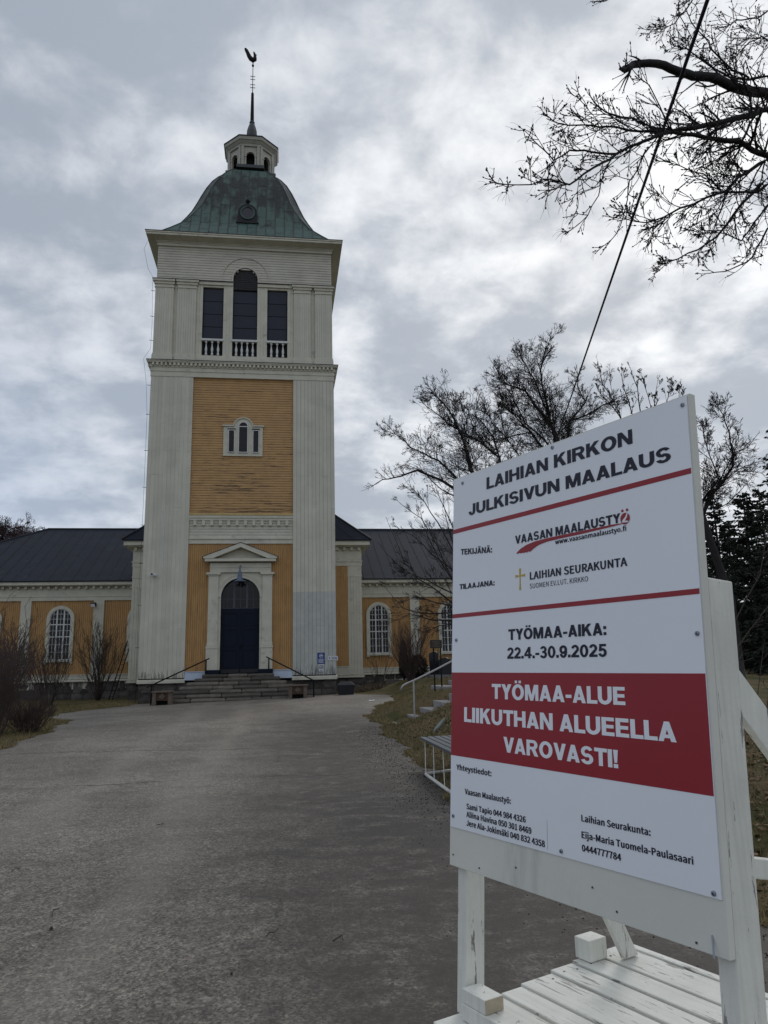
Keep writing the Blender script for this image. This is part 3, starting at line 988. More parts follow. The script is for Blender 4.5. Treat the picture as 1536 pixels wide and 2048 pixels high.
# --- lantern (octagon)
A0 = pi / 8
lan = MB(); lan.box(XC - .74, XC + .74, YC - 1.36, YC + 1.36, 28.12, 28.30).box(XC - 1.36, XC + 1.36, YC - .74, YC + .74, 28.121, 28.301).box(XC - .62, XC + .62, YC - 1.26, YC + 1.26, 28.30, 28.36)
lan.build('lantern_skirt', m_lead, church)
MBi = MB().lathe((XC, YC, 0), [(.85, 28.2), (.85, 29.5)], 8, A0)
lt = MBi.build('lantern', m_dark, church); lt['label'] = 'octagonal white lantern on top of the dome'
lw = MB()
R1 = 1.30
for k in range(8):
    a = A0 + k * pi / 4; a2 = a + pi / 4
    p0 = V3((XC + R1 * cos(a), YC + R1 * sin(a), 0)); p1 = V3((XC + R1 * cos(a2), YC + R1 * sin(a2), 0))
    d = (p1 - p0); L = d.length; d.normalize(); nrm = V3((d.y, -d.x, 0))
    zs0, zsp, ztp = 28.15, 28.93, 29.55
    hw = .225; cm = L / 2
    # wall pieces around an arch opening, in the facet plane
    def W(u, z, o=0.0): q = p0 + d * u + nrm * o; return (q.x, q.y, z)
    def slab(u0, u1, z0, z1, o0, o1, mb):
        mb.hexa([W(u0, z0, o1), W(u1, z0, o1), W(u1, z0, o0), W(u0, z0, o0), W(u0, z1, o1), W(u1, z1, o1), W(u1, z1, o0), W(u0, z1, o0)])
    slab(0, cm - hw, zs0, zsp, -.10, 0, lw); slab(cm + hw, L, zs0, zsp, -.10, 0, lw)
    nseg = 8
    for i in range(nseg):
        t0, t1 = pi * i / nseg, pi * (i + 1) / nseg
        ua, ub = cm + hw * cos(t1), cm + hw * cos(t0)
        za, zb = zsp + hw * sin(t1), zsp + hw * sin(t0)
        lw.hexa([W(ua, za, 0), W(ub, zb, 0), W(ub, zb, -.1), W(ua, za, -.1), W(ua, ztp, 0), W(ub, ztp, 0), W(ub, ztp, -.1), W(ua, ztp, -.1)])
        for (r0, r1, oo) in ((hw, hw + .085, .045),):
            q = [(cm + r0 * cos(t0), zsp + r0 * sin(t0)), (cm + r1 * cos(t0), zsp + r1 * sin(t0)), (cm + r1 * cos(t1), zsp + r1 * sin(t1)), (cm + r0 * cos(t1), zsp + r0 * sin(t1))]
            lw.hexa([W(*q[0], oo), W(*q[1], oo), W(*q[1], 0.001), W(*q[0], 0.001), W(*q[3], oo), W(*q[2], oo), W(*q[2], 0.001), W(*q[3], 0.001)])
    slab(0, cm - hw, zsp, ztp, -.10, 0, lw); slab(cm + hw, L, zsp, ztp, -.10, 0, lw)
    for s_ in (-1, 1):
        uu = cm + s_ * (hw + .043)
        slab(uu - .06, uu + .06, zsp - .06, zsp, .001, .06, lw)
        slab(uu - .04, uu + .04, zs0, zsp - .06, .001, .035, lw)
    # corner pilaster boards
    for ua_, ub_ in ((.0, .15), (L - .15, L)):
        cl_ = MB(); slab(ua_, ub_, 28.15, 29.5, .001, .07, cl_); cl_.build('corner_board', m_lant, lt)
lw.build('lantern_wall', m_lant, lt)
lr = MB().lathe((XC, YC, 0), [(1.38, 29.5), (1.38, 29.62), (1.42, 29.66), (1.52, 29.80), (1.55, 29.80), (1.57, 29.98), (1.2, 29.99)], 8, A0)
lr.build('lantern_cornice', m_lant2, lt)
lr = MB().lathe((XC, YC, 0), [(1.60, 29.985), (1.62, 30.02), (1.0, 30.35), (.35, 30.72), (.28, 30.9)], 8, A0)
lr.build('lantern_roof', m_lead, lt)
sp_ = MB().lathe((XC, YC, 0), [(.24, 30.72), (.29, 30.9), (.31, 31.12), (.29, 31.4), (.21, 31.7), (.12, 31.95), (.16, 31.98), (.11, 32.08)], 8, A0)
sp_.build('spire_bulb', m_lead, church)
MB().lathe((XC, YC, 0), [(.115, 31.95), (.095, 33.1), (.08, 33.92), (.03, 34.0)], 8, A0).build('spire', m_iron, church)
vane = MB().lathe((XC, YC, 0), [(.022, 33.9), (.018, 35.7), (.06, 35.75), (.07, 35.82), (.02, 35.9), (.02, 36.0)], 8)
for zz in (34.3, 34.5, 34.85, 35.05):
    vane.tube([(XC - .12, YC, zz + .05), (XC - .12, YC, zz), (XC, YC, zz + .03), (XC + .12, YC, zz), (XC + .12, YC, zz + .05)], .018, 5)
vn = vane.build('weathervane', m_iron, church)
# rooster with a body of real thickness: tail to the left, neck to the right
ck = MB()
zt = 35.95
spine = [(-.46, 1.0, .05, .02), (-.40, .88, .10, .03), (-.30, .66, .11, .05), (-.22, .46, .13, .07), (-.12, .30, .15, .10), (.0, .22, .17, .11), (.08, .28, .15, .10), (.11, .42, .10, .08), (.10, .56, .075, .06), (.08, .66, .07, .05), (.06, .72, .03, .03)]
rings = []
for i, (sx, sz, rr, ry) in enumerate(spine):
    p = V3((XC + sx, YC, zt + sz))
    q0 = spine[max(0, i - 1)]; q1 = spine[min(len(spine) - 1, i + 1)]
    d = V3((q1[0] - q0[0], 0, q1[1] - q0[1])).normalized(); nr = V3((-d.z, 0, d.x))
    o = len(ck.v)
    for j in range(8):
        a = 2 * pi * j / 8
        ck.v.append(tuple(p + nr * rr * cos(a) + V3((0, ry * sin(a), 0))))
    rings.append(o)
for i in range(len(rings) - 1):
    for j in range(8):
        ck.f.append((rings[i] + j, rings[i] + (j + 1) % 8, rings[i + 1] + (j + 1) % 8, rings[i + 1] + j))
ck.f.append(tuple(range(8))); ck.f.append(tuple(rings[-1] + j for j in range(7, -1, -1)))
ck.prism([(XC + .12, zt + .62), (XC + .23, zt + .60), (XC + .13, zt + .55)], YC - .02, YC + .02)
ck.prism([(XC + .0, zt + .70), (XC + .02, zt + .84), (XC + .06, zt + .75), (XC + .10, zt + .80), (XC + .12, zt + .68)], YC - .012, YC + .012)
ck.tube([(XC, YC, zt + .1), (XC, YC, zt - .05)], .03, 6)
ck.build('rooster', m_iron, vn, smooth=True)

# --- portal
xl, xr = -3.15, -.40
pf = MB()
pf.box(xl + .05, xr - .05, F - .10, F + .098, 5.78, 5.98).box(xl + .05, xr - .05, F - .12, F + .098, 5.981, 6.20)
pf.box(xl - .16, xr + .16, F - .34, F + .098, 6.24, 6.36)
portal = pf.build('portal', m_trim, church, bevel=.008); portal['label'] = 'white classical door surround with pediment'
for a, c_ in ((-3.15, -2.72), (-.83, -.40)):
    pt = MB()
    pt.box(a, c_, F - .08, F + .098, 2.60, 5.62)
    pt.box(a - .05, c_ + .05, F - .13, F + .098, 2.50, 2.60)
    pt.box(a - .02, c_ + .02, F - .10, F + .098, 2.61, 2.74)
    pt.box(a - .03, c_ + .03, F - .10, F + .098, 5.62, 5.68).box(a - .09, c_ + .09, F - .16, F + .098, 5.68, 5.78)
    pt.box(a - .04, c_ + .03, F - .11, F + .098, 1.60, 2.50)
    pt.build('pilaster', m_trim, portal, bevel=.008)
pd = MB()
for s_ in (-1, 1):
    x_e = XC + s_ * 1.60; x_m = XC
    pd.prism([(x_e, 6.365), (x_e, 6.44), (x_m, 7.06), (x_m, 6.87), (XC + s_ * 1.20, 6.365)], F - .36, F + .098)
pd.build('pediment_rake', m_trim, portal)
pe = MB()
for s_ in (-1, 1):
    pe.prism([(XC + s_ * 1.64, 6.36), (XC + s_ * 1.64, 6.445), (XC, 7.085), (XC, 7.062), (XC + s_ * 1.605, 6.44)], F - .38, F + .05)
pe.build('pediment_flashing', m_edge, portal)
ty = MB()
ty.prism([(XC - 1.15, 6.365), (XC + 1.15, 6.365), (XC, 6.85)], F + .02, F + .09)
ty.build('tympanum', m_trim, portal)
# spandrel with arch
DX0, DX1 = -2.61, -.94
XD = (DX0 + DX1) / 2; RD = (DX1 - DX0) / 2; ZD = 4.70
spn = MB()
nseg = 20
for i in range(nseg):
    t0, t1 = pi * i / nseg, pi * (i + 1) / nseg
    xa, xb = XD + RD * cos(t1), XD + RD * cos(t0)
    spn.prism([(xa, ZD + RD * sin(t1)), (xb, ZD + RD * sin(t0)), (xb, 5.78), (xa, 5.78)], F + .0, F + .098)
spn.box(-2.72, DX0, F, F + .098, 1.6, 5.78).box(DX1, -.83, F, F + .098, 1.6, 5.78)
spn.build('spandrel', m_trim, portal)
am = MB()
am.arch_ring(XD, ZD, RD - .0, RD + .13, F - .045, F - .001, 24, 0, pi)
am.arch_ring(XD, ZD, RD + .13, RD + .165, F - .065, F - .001, 24, radians(8), pi - radians(8))
am.build('archivolt', m_trim, portal)
MB().box(-3.20, -2.62, F - .15, F + .098, 1.43, 1.60).build('portal_base', m_navy, portal)
MB().box(-.92, -.34, F - .15, F + .098, 1.43, 1.60).build('portal_base', m_navy, portal)
MB().box(-4.06, -3.2, F + .02, F + .097, 1.20, 1.55).box(-4.06, -3.2, F - .01, F + .03, 1.53, 1.56).build('white_sheet_strip', m_bluewhite, church)
MB().box(-.34, .49, F + .02, F + .097, 1.20, 1.55).box(-.34, .49, F - .01, F + .03, 1.53, 1.56).build('white_sheet_strip', m_bluewhite, church)
# door leaves
YD = F + .22
rev = MB(); rev.arch_ring(XD, ZD, RD, RD + .02, F + .0985, YD + .1, 20); rev.box(DX0 - .02, DX0, F + .0985, YD + .1, 1.43, ZD).box(DX1, DX1 + .02, F + .0985, YD + .1, 1.43, ZD)
rev.build('door_reveal', m_navy, portal)
MB().box(DX0 - .1, DX1 + .1, YD + .101, YD + .15, 1.4, 5.7).build('door_backing', m_dark, portal)
for k, (a, c_) in enumerate(((DX0 + .01, XD - .004), (XD + .004, DX1 - .01))):
    d_ = MB().box(a, c_, YD, YD + .05, 1.45, 4.14)
    door = d_.build('door', m_navy, church); door['label'] = 'dark navy panelled church door leaf'
    f = MB()
    w_ = c_ - a
    for z0, z1 in ((1.45, 1.60), (2.42, 2.55), (3.30, 3.42), (4.02, 4.14)):
        f.box(a, c_, YD - .025, YD - .001, z0, z1)
    for zz0, zz1 in ((1.60, 2.42), (2.55, 3.30), (3.42, 4.02)):
        f.box(a, a + .10, YD - .025, YD - .001, zz0, zz1).box(c_ - .10, c_, YD - .025, YD - .001, zz0, zz1)
    f.build('door_panel_frame', m_navy, door)
    for zz0, zz1 in ((1.66, 2.36), (2.61, 3.24), (3.48, 3.96)):
        piece('door_panel', m_navy, door, a + .15, c_ - .15, YD - .018, YD - .001, zz0, zz1)
    if k == 1:
        MB().tube([(a + .04, YD - .03, 2.45), (a + .04, YD - .08, 2.5), (a + .04, YD - .08, 2.62), (a + .04, YD - .03, 2.67)], .012, 6).build('handle', m_iron, door)
    piece('kick_plate', m_plast, door, a + .02, c_ - .02, YD - .03, YD - .026, 1.46, 1.62)
tr_ = MB().box(DX0, DX1, YD - .03, YD + .06, 4.14, 4.22)
tw = tr_.build('transom_window', m_navy, church); tw['label'] = 'arched fanlight with thin bars above the church door'
fg = MB(); fg.prism([(DX0, 4.22), (DX1, 4.22)] + [(XD + RD * cos(pi * i / 18), ZD + RD * sin(pi * i / 18)) for i in range(19)], YD + .03, YD + .06)
fg.build('pane', m_glass, tw)
fb = MB()
mb_grey = M('grey_blue_bar', (.06, .065, .085), .5, .1)
for u in (-.333, .333):
    x = XD + u * RD; zt_ = ZD + sqrt(RD ** 2 - (x - XD) ** 2) - .01
    fb.box(x - .045, x + .045, YD - .02, YD + .029, 4.22, zt_)
for u in (-.66, 0, .66):
    x = XD + u * RD; zt_ = ZD + sqrt(RD ** 2 - (x - XD) ** 2) - .01
    fb.box(x - .011, x + .011, YD + .0, YD + .028, 4.221, zt_)
for z in (4.235, 4.63, 5.03):
    hw = RD - .01 if z < ZD else sqrt(RD ** 2 - (z - ZD) ** 2) - .01
    fb.box(XD - hw, XD + hw, YD + .005, YD + .027, z - .012, z + .012)
fb.build('glazing_bars', mb_grey, tw)

# --- steps
for k in range(7):
    ztop = 1.43 - k * .155
    hwid = 1.50 + .27 * k
    yf = 32.42 - .30 * k
    lip = hwid
    x = XC - lip
    while x < XC + lip - .01:
        L = random.uniform(.75, 1.7)
        x2 = min(XC + lip, x + L)
        if XC + lip - x2 < .4: x2 = XC + lip
        o = rock_block('step_stone', m_step, church, x + .006, x2 - .006, yf + random.uniform(-.015, .015), yf + .62 if k else F + .05, ztop - .165, ztop + random.uniform(-.008, .006), .008, seed=k * 100 + int(x * 10))
        x = x2
MB().box(XC - 1.45, XC + 1.45, 32.5, F + .2, .2, 1.27).build('step_core', m_mortar, church)
MB().box(XC - 2.4, XC + 2.4, 31.7, 32.6, .2, .95).build('step_core', m_mortar, church)


# --- stone plinths
def plinth(x0, x1, y, z1, zfn, depth, seed, rows=2):
    rn = random.Random(seed)
    zb = min(zfn(x0), zfn(x1)) - .25
    MB().box(x0 + .06, x1 - .06, y + .07, y + depth, zb, z1).build('plinth_core', m_mortar, church)
    x = x0
    while x < x1 - .05:
        L = rn.uniform(.55, 1.15); x2 = min(x1, x + L)
        if x1 - x2 < .35: x2 = x1
        za = zfn((x + x2) / 2) - .12
        cut = za + (z1 - za) * rn.uniform(.38, .62)
        rock_block('plinth_stone', m_stone, church, x + .012, x2 - .012, y + rn.uniform(0, .03), y + .12, za, cut - .012, .03, rn.randint(0, 9999))
        if rn.random() < .5 and x2 - x > .7:
            xm = (x + x2) / 2 + rn.uniform(-.1, .1)
            rock_block('plinth_stone', m_stone, church, x + .012, xm - .012, y + rn.uniform(0, .03), y + .12, cut + .012, z1 - .01, .03, rn.randint(0, 9999))
            rock_block('plinth_stone', m_stone, church, xm + .012, x2 - .012, y + rn.uniform(0, .03), y + .12, cut + .012, z1 - .01, .03, rn.randint(0, 9999))
        else:
            rock_block('plinth_stone', m_stone, church, x + .012, x2 - .012, y + rn.uniform(0, .03), y + .12, cut + .012, z1 - .01, .03, rn.randint(0, 9999))
        x = x2


plinth(T0 + .0, -3.3, F + .06, 1.10, lambda x: G(x, F), 8, 1)
plinth(-.3, T1, F + .06, 1.10, lambda x: G(x, F), 8, 2)

# --- west arm behind the tower
PY = 37.0
PX0, PX1 = -7.15, 4.0
aw = MB().box(PX0 + .1, PX1 - .1, PY + .12, 43.0, .9, 7.4)
aw.build('west_arm_wall', m_white, church)
pb = MB()
for x0, x1 in ((PX0, PX0 + .70), (PX1 - .70, PX1)):
    boards_v(pb, x0, x1, PY, 1.25, 6.05, .13, .03, .008)
    pb.box(x0 - .02, x1 + .02, PY - .02, PY + .12, 6.05, 6.12)
    pb.box(x0, x1, PY + .0, PY + .12, 6.12, 6.60)
pb.box(PX0 - .0, PX1 + .0, PY + .031, PY + .12, 1.20, 6.60)
pb.build('west_arm_pilasters', m_trim, church)
for x0, x1 in ((PX0 + .70, T0 + .1), (T1 - .1, PX1 - .70)):
    ob = MB(); boards_v(ob, x0, x1, PY + .02 - .012, 1.66, 6.60, .10, .02, .012); ob.build('ochre_boarding', m_ochre, church, kind='stuff')
    MB().box(x0, x1, PY + .0, PY + .03, 1.22, 1.60).box(x0, x1, PY - .03, PY + .03, 1.60, 1.64).build('base_panel', m_trim, church)
fz = MB()
fz.box(PX0 - .02, PX1 + .02, PY - .02, 43.0, 6.60, 6.80).box(PX0 - .05, PX1 + .05, PY - .05, 43.0, 6.801, 6.86).box(PX0 - .01, PX1 + .01, PY - .01, 43.0, 6.861, 7.35)
fz.box(PX0 - .20, PX1 + .20, PY - .20, 43.0, 7.55, 7.60)
fz.box(PX0 - .40, PX1 + .40, PY - .40, 43.0, 7.601, 7.80)
pz = fz.build('west_arm_frieze', m_trim, church)
MB().box(PX0 - .45, PX1 + .45, PY - .45, 43.0, 7.801, 7.86).build('eaves_flashing', m_edge, church)
MB().hexa([(PX0 - .06, PY - .08, 1.10), (PX1 + .06, PY - .08, 1.10), (PX1 + .06, 42.0, 1.10), (PX0 - .06, 42.0, 1.10), (PX0 - .06, PY - .08, 1.19), (PX1 + .06, PY - .08, 1.19), (PX1, 42.0, 1.26), (PX0, 42.0, 1.26)]).build('base_board', m_trim, church)
for sgn in (-1, 1):
    for i in range(5):
        x = (PX1 - .12 - i * .37) if sgn > 0 else (PX0 + .12 + i * .37)
        piece('dentil', m_trim, pz, x - .07, x + .07, PY - .14, PY - .015, 7.38, 7.54)
MB().box(PX0 - .02, PX1 + .02, PY + .03, PY + .05, 7.351, 7.549).build('dentil_ground', m_trim, pz)
plinth(PX0, T0 + .2, PY + .05, 1.10, lambda x: G(x, PY), 4.5, 5)
plinth(T1 - .2, PX1, PY + .05, 1.10, lambda x: G(x, PY), 4.5, 6)


def roof_plane(e0, e1, r0, r1, npan, name='roof_sheet', parent=None, thick=.04, seam=True):
    """sheets running from eave (e0-e1) to ridge (r0-r1); every sheet an object, seams between"""
    e0, e1, r0, r1 = map(V3, (e0, e1, r0, r1))
    nrm = (e1 - e0).cross(r0 - e0 if (r0 - e0).length > .1 else r1 - e0).normalized()
    if nrm.z < 0: nrm = -nrm
    sm2 = MB()
    rows_ = 1
    for i in range(npan):
        a0, a1 = i / npan + .0003, (i + 1) / npan - .0003
        A, B_, C_, D_ = e0.lerp(e1, a0), e0.lerp(e1, a1), r0.lerp(r1, a1), r0.lerp(r1, a0)
        MBx = MB(); dn = nrm * thick
        MBx.add([A, B_, C_, D_, A - dn, B_ - dn, C_ - dn, D_ - dn], [(0, 1, 2, 3), (7, 6, 5, 4), (0, 4, 5, 1), (1, 5, 6, 2), (2, 6, 7, 3), (3, 7, 4, 0)])
        MBx.build(name, m_roof, parent)
    for i in range(npan + 1):
        a0 = i / npan
        sm2.tube([e0.lerp(e1, a0) + nrm * .004, r0.lerp(r1, a0) + nrm * .004], .010, 4)
    sm2.build('roof_seam', m_roof, parent, kind='stuff')


R_ = MB().box(PX0 - .3, PX1 + .3, PY - .3, 44, 7.86, 7.88)
arm_roof = R_.build('west_arm_roof', m_seam, church)
x0, x1, y0 = PX0 - .47, PX1 + .47, PY - .47
q = 3.4; zt2 = 7.87 + .93 * q
roof_plane((x0, y0, 7.87), (x1, y0, 7.87), (x0 + q, y0 + q, zt2), (x1 - q, y0 + q, zt2), 14, parent=arm_roof)
roof_plane((x1, y0, 7.87), (x1, 50, 7.87), (x1 - q, y0 + q, zt2), (x1 - q, 50, zt2), 16, parent=arm_roof)
roof_plane((x0, 50, 7.87), (x0, y0, 7.87), (x0 + q, 50, zt2), (x0 + q, y0 + q, zt2), 16, parent=arm_roof)
rg = MB().box(x0 + q, x1 - q, y0 + q, 50, zt2 - .05, zt2)
rg.build('roof_top', m_seam, arm_roof)
hr = MB()
hr.tube([(x0, y0, 7.89), (x0 + q, y0 + q, zt2 + .02)], .05, 5).tube([(x1, y0, 7.89), (x1 - q, y0 + q, zt2 + .02)], .05, 5)
hr.build('hip_roll', m_seam, arm_roof)

# --- nave (long wings left and right)
NY = 42.0
NX0, NX1 = -21.5, 18.6
MB().box(NX0 + .1, NX1 - .1, NY + .1, 56, .8, 6.2).build('nave_wall', m_white, church)
ob = MB()
pils = [-21.2, -17.3, -13.52, -9.78, 7.57, 11.7, 15.8, 18.3]
wins = [-19.2, -15.4, -11.72, -7.55, 5.48, 9.62, 13.75, 17.1]
ZW0, ZW1, WHW = 2.33, 5.02, .54
for a, c_ in ((NX0, PX0 + .3), (PX1 - .3, NX1)):
    boards_v(ob, a, c_, NY + .05, 1.55, 5.46, .10, .03, .014)
ob.build('ochre_boarding', m_ochre, church, kind='stuff')
for x in pils:
    pp = MB().box(x - .27, x + .27, NY - .03, NY + .05, 1.25, 5.46); pp.build('nave_pilaster', m_white, church)
for a, c_ in ((NX0, PX0 - .01), (PX1 + .01, NX1)):
    nf = MB()
    nf.box(a, c_, NY - .03, NY + .1, 5.46, 5.66).box(a, c_, NY - .06, NY + .1, 5.661, 5.70).box(a, c_, NY - .02, NY + .1, 5.701, 6.08)
    nf.box(a, c_, NY - .28, NY + .1, 6.235, 6.27).box(a, c_, NY - .40, NY + .1, 6.271, 6.43)
    fzz = nf.build('nave_frieze', m_trim, church)
    MB().box(a, c_, NY + .02, NY + .09, 6.081, 6.234).build('dentil_ground', m_trim, fzz)
    MB().box(a, c_, NY - .45, NY + .1, 6.431, 6.48).build('eaves_flashing', m_edge, fzz)
    nbp = MB().box(a, c_, NY - .0, NY + .08, 1.30, 1.50).box(a, c_, NY - .04, NY + .08, 1.50, 1.55)
    nbp.hexa([(a, NY - .10, 1.17), (c_, NY - .10, 1.17), (c_, NY + .08, 1.17), (a, NY + .08, 1.17), (a, NY - .10, 1.23), (c_, NY - .10, 1.23), (c_, NY + .08, 1.30), (a, NY + .08, 1.30)])
    nbp.build('base_board', m_trim, church)
    nn = int((c_ - a) / .385)
    for i in range(nn):
        x = a + (i + .5) * (c_ - a) / nn
        piece('dentil', m_trim, fzz, x - .06, x + .06, NY - .2, NY - .011, 6.09, 6.22)
plinth(NX0, PX0 + .2, NY + .04, 1.17, lambda x: G(x, NY), 12, 7)
plinth(PX1 - .2, NX1, NY + .04, 1.17, lambda x: G(x, NY), 12, 8)

# one nave window built once, then copied


def make_window(xc):
    f = MB(); r = WHW; zc_ = ZW1 - r; y0 = NY - .06; y1 = NY + .05
    f.arch_ring(xc, zc_, r, r + .17, y0, y1, 20)
    f.box(xc - r - .17, xc - r, y0, y1, ZW0, zc_).box(xc + r, xc + r + .17, y0, y1, ZW0, zc_)
    f.box(xc - r - .17, xc + r + .17, y0 - .03, y1, ZW0 - .12, ZW0)
    f.box(xc - r - .19, xc - r - .02, y0 + .01, y1, ZW0 - .20, ZW0 - .12).box(xc + r + .02, xc + r + .19, y0 + .01, y1, ZW0 - .20, ZW0 - .12)
    fr = f.build('window', m_trim, church)
    g = MB(); g.prism([(xc - r, ZW0), (xc + r, ZW0)] + [(xc + r * cos(pi * i / 18), zc_ + r * sin(pi * i / 18)) for i in range(19)], NY + .035, NY + .045)
    pn = g.build('pane', m_glass, fr)
    s = MB(); ya, yb = NY - .01, NY + .034
    def top(x): return zc_ + sqrt(max(0, r * r - (x - xc) ** 2))
    s.arch_ring(xc, zc_, r - .035, r, ya, yb, 20)
    s.box(xc - r, xc - r + .035, ya, yb, ZW0, zc_).box(xc + r - .035, xc + r, ya, yb, ZW0, zc_).box(xc - r, xc + r, ya, yb, ZW0, ZW0 + .04)
    for u in (-1 / 3, 1 / 3):
        x = xc + u * r * 1.0; s.box(x - .036, x + .036, ya - .01, yb, ZW0, top(x))
    H = ZW1 - ZW0; za, zb = ZW0 + .45 * H, ZW0 + .69 * H
    for z in (za, zb): s.box(xc - r, xc + r, ya - .012, yb, z - .028, z + .028)
    for u in (-2 / 3, 0, 2 / 3):
        x = xc + u * r; s.box(x - .009, x + .009, ya + .01, yb - .001, ZW0, top(x))
    for z in (ZW0 + .15 * H, ZW0 + .30 * H, (za + zb) / 2, zb + .11 * H, zb + .21 * H):
        hw = r if z < zc_ else sqrt(max(0, r * r - (z - zc_) ** 2))
        s.box(xc - hw, xc + hw, ya + .011, yb - .002, z - .009, z + .009)
    sh = s.build('sash_bars', m_sash, fr)
    return fr


w0 = make_window(wins[0])
for x in wins[1:]:
    c = w0.copy(); COL.objects.link(c); c.parent = church; c.location.x += x - wins[0]
    for ch in list(w0.children):
        d = ch.copy(); COL.objects.link(d); d.parent = c

# nave roof
ridge_z, ry = 10.68, 49.0
R_ = MB().box(NX0 - .2, NX1 + .2, NY - .2, 56.2, 6.45, 6.47)
nroof = R_.build('nave_roof', m_seam, church)
ex0, ex1, ey = NX0 - .45, NX1 + .45, NY - .47
rx0, rx1 = -14.8, 11.9
# front plane split in hip triangle parts and a rectangle
zl = 6.49
roof_plane((rx0, ey, zl), (rx1, ey, zl), (rx0, ry, ridge_z), (rx1, ry, ridge_z), 44, parent=nroof)


def hip_tri(cx, rx, front, npan):
    # triangular half of the front plane between corner cx and ridge end rx
    for i in range(npan):
        a0, a1 = i / npan, (i + 1) / npan
        xa, xb = cx + (rx - cx) * a0, cx + (rx - cx) * a1 - .015 * (1 if rx > cx else -1)
        def tp(x, a): return (x, ey + (ry - ey) * a, zl + (ridge_z - zl) * a)
        MBx = MB()
        v_ = [(xa, ey, zl), (xb, ey, zl), tp(xb, a1), tp(xa, a0)]
        MBx.add(v_, [(0, 1, 2, 3)] if rx > cx else [(3, 2, 1, 0)])
        MBx.build('roof_sheet', m_roof, nroof)
        MB().tube([(xb, ey, zl + .02), (xb, tp(xb, a1)[1], tp(xb, a1)[2] + .02)], .014, 4).build('seam', m_seam, nroof)


hip_tri(ex0, rx0, True, 11)
hip_tri(ex1, rx1, True, 11)
eb = MB()
eb.add([(ex0, ey, zl), (rx0, ry, ridge_z), (ex0, 56.5, zl)], [(0, 1, 2)])
eb.add([(ex1, ey, zl), (rx1, ry, ridge_z), (ex1, 56.5, zl)], [(2, 1, 0)])
eb.add([(ex0, 56.5, zl), (ex1, 56.5, zl), (rx1, ry, ridge_z), (rx0, ry, ridge_z)], [(3, 2, 1, 0)])
eb.build('rear_roof', m_roof, nroof)
MB().tube([(rx0, ry, ridge_z + .02), (rx1, ry, ridge_z + .02)], .07, 6).tube([(ex0, ey, zl + .02), (rx0, ry, ridge_z + .02)], .06, 6).tube([(ex1, ey, zl + .02), (rx1, ry, ridge_z + .02)], .06, 6).build('ridge_cap', m_seam, nroof)


# ------------------------------------------------------------------ small things on and around the church
def place_thing(name, x, y, z, label, cat, group=None):
    return thing(name, (x, y, z), label, cat, group)


# lamp over the door
t = place_thing('door_lamp', XC + .0, F - .2, 5.3, 'blue-grey bell shaped lamp on a bracket above the church door', 'lamp')
MB().tube([(XC, F - .12, 6.05), (XC, F - .42, 6.03), (XC, F - .52, 5.9), (XC, F - .52, 5.72)], [.035, .03, .03, .04], 8).build('bracket', m_lamp, t)
MB().lathe((XC, F - .52, 5.32), [(.26, 0), (.25, .03), (.12, .10), (.09, .3), (.05, .45)], 16).build('lamp_shade', m_lamp, t, smooth=True)
MB().lathe((XC, F - .52, 5.24), [(.03, 0), (.07, .04), (.07, .1), (.04, .14)], 10).build('bulb', m_glass, t, smooth=True)

# camera
t = place_thing('security_camera', -5.47, F - .1, 5.7, 'small white domed security camera on the left tower pilaster', 'camera')
MB().lathe((-5.42, F - .06, 5.62), [(.05, 0), (.06, .05), (.05, .12)], 12).build('mount', m_signwhite, t, smooth=True)
MB().tube([(-5.42, F - .06, 5.66), (-5.52, F - .26, 5.70)], [.065, .07], 12).build('housing', m_signwhite, t, smooth=False)
MB().tube([(-5.52, F - .26, 5.70), (-5.53, F - .285, 5.702)], [.045, .04], 12).build('lens', m_plast, t)
MB().tube([(-5.33, F - .012, 5.62), (-5.25, F - .012, 5.55), (-5.2, F - .012, 5.8), (-5.2, F - .012, 8.6)], .010, 5).build('wire', m_signwhite, t)

# floodlight on nave
t = place_thing('flood_light', -10.0, NY - .3, 5.2, 'small floodlight with pale glass high on the left wing pilaster', 'floodlight')
MB().obox((-10.13, NY - .32, 5.10), (.26, -.06, 0), (.03, .12, .05), (-.02, -.06, .18)).build('housing', m_plast, t)
MB().obox((-10.11, NY - .385, 5.08), (.22, -.05, 0), (.003, .012, .005), (-.02, -.05, .15)).build('glass', m_signwhite, t)
MB().box(-10.02, -9.98, NY - .26, NY - .03, 5.12, 5.16).build('bracket', m_iron, t)

# signs on the right pilaster
t = place_thing('surveillance_sign', 1.73, F - .02, 1.8, 'blue camera surveillance sign with white emblem on the right tower pilaster', 'sign')
MB().box(1.57, 1.89, F - .018, F - .003, 1.76, 2.24).build('panel', m_signblue, t)
mk = MB(); yq = F - .019
mk.arch_ring(1.73, 2.10, .075, .092, yq - .003, yq, 20, 0, 2 * pi)
mk.prism([(1.665, 2.09), (1.69, 2.13), (1.79, 2.145), (1.78, 2.10), (1.72, 2.07)], yq - .003, yq)
for i in range(5): mk.box(1.61, 1.85 - .03 * (i % 2), yq - .003, yq, 1.80 + i * .038, 1.818 + i * .038)
mk.build('emblem_and_lettering', m_signwhite, t)
t = place_thing('no_dogs_sign', 1.73, F - .02, 1.5, 'white no dogs pictogram sheet below the blue surveillance sign', 'sign')
MB().box(1.63, 1.84, F - .014, F - .003, 1.44, 1.74).build('panel', m_signwhite, t)
mk = MB(); yq = F - .015
mk.arch_ring(1.735, 1.62, .07, .09, yq - .003, yq, 20, 0, 2 * pi)
mk.prism([(1.70, 1.585), (1.715, 1.585), (1.72, 1.61), (1.75, 1.61), (1.755, 1.585), (1.77, 1.585), (1.77, 1.64), (1.785, 1.65), (1.76, 1.66), (1.745, 1.64), (1.705, 1.64)], yq - .003, yq)
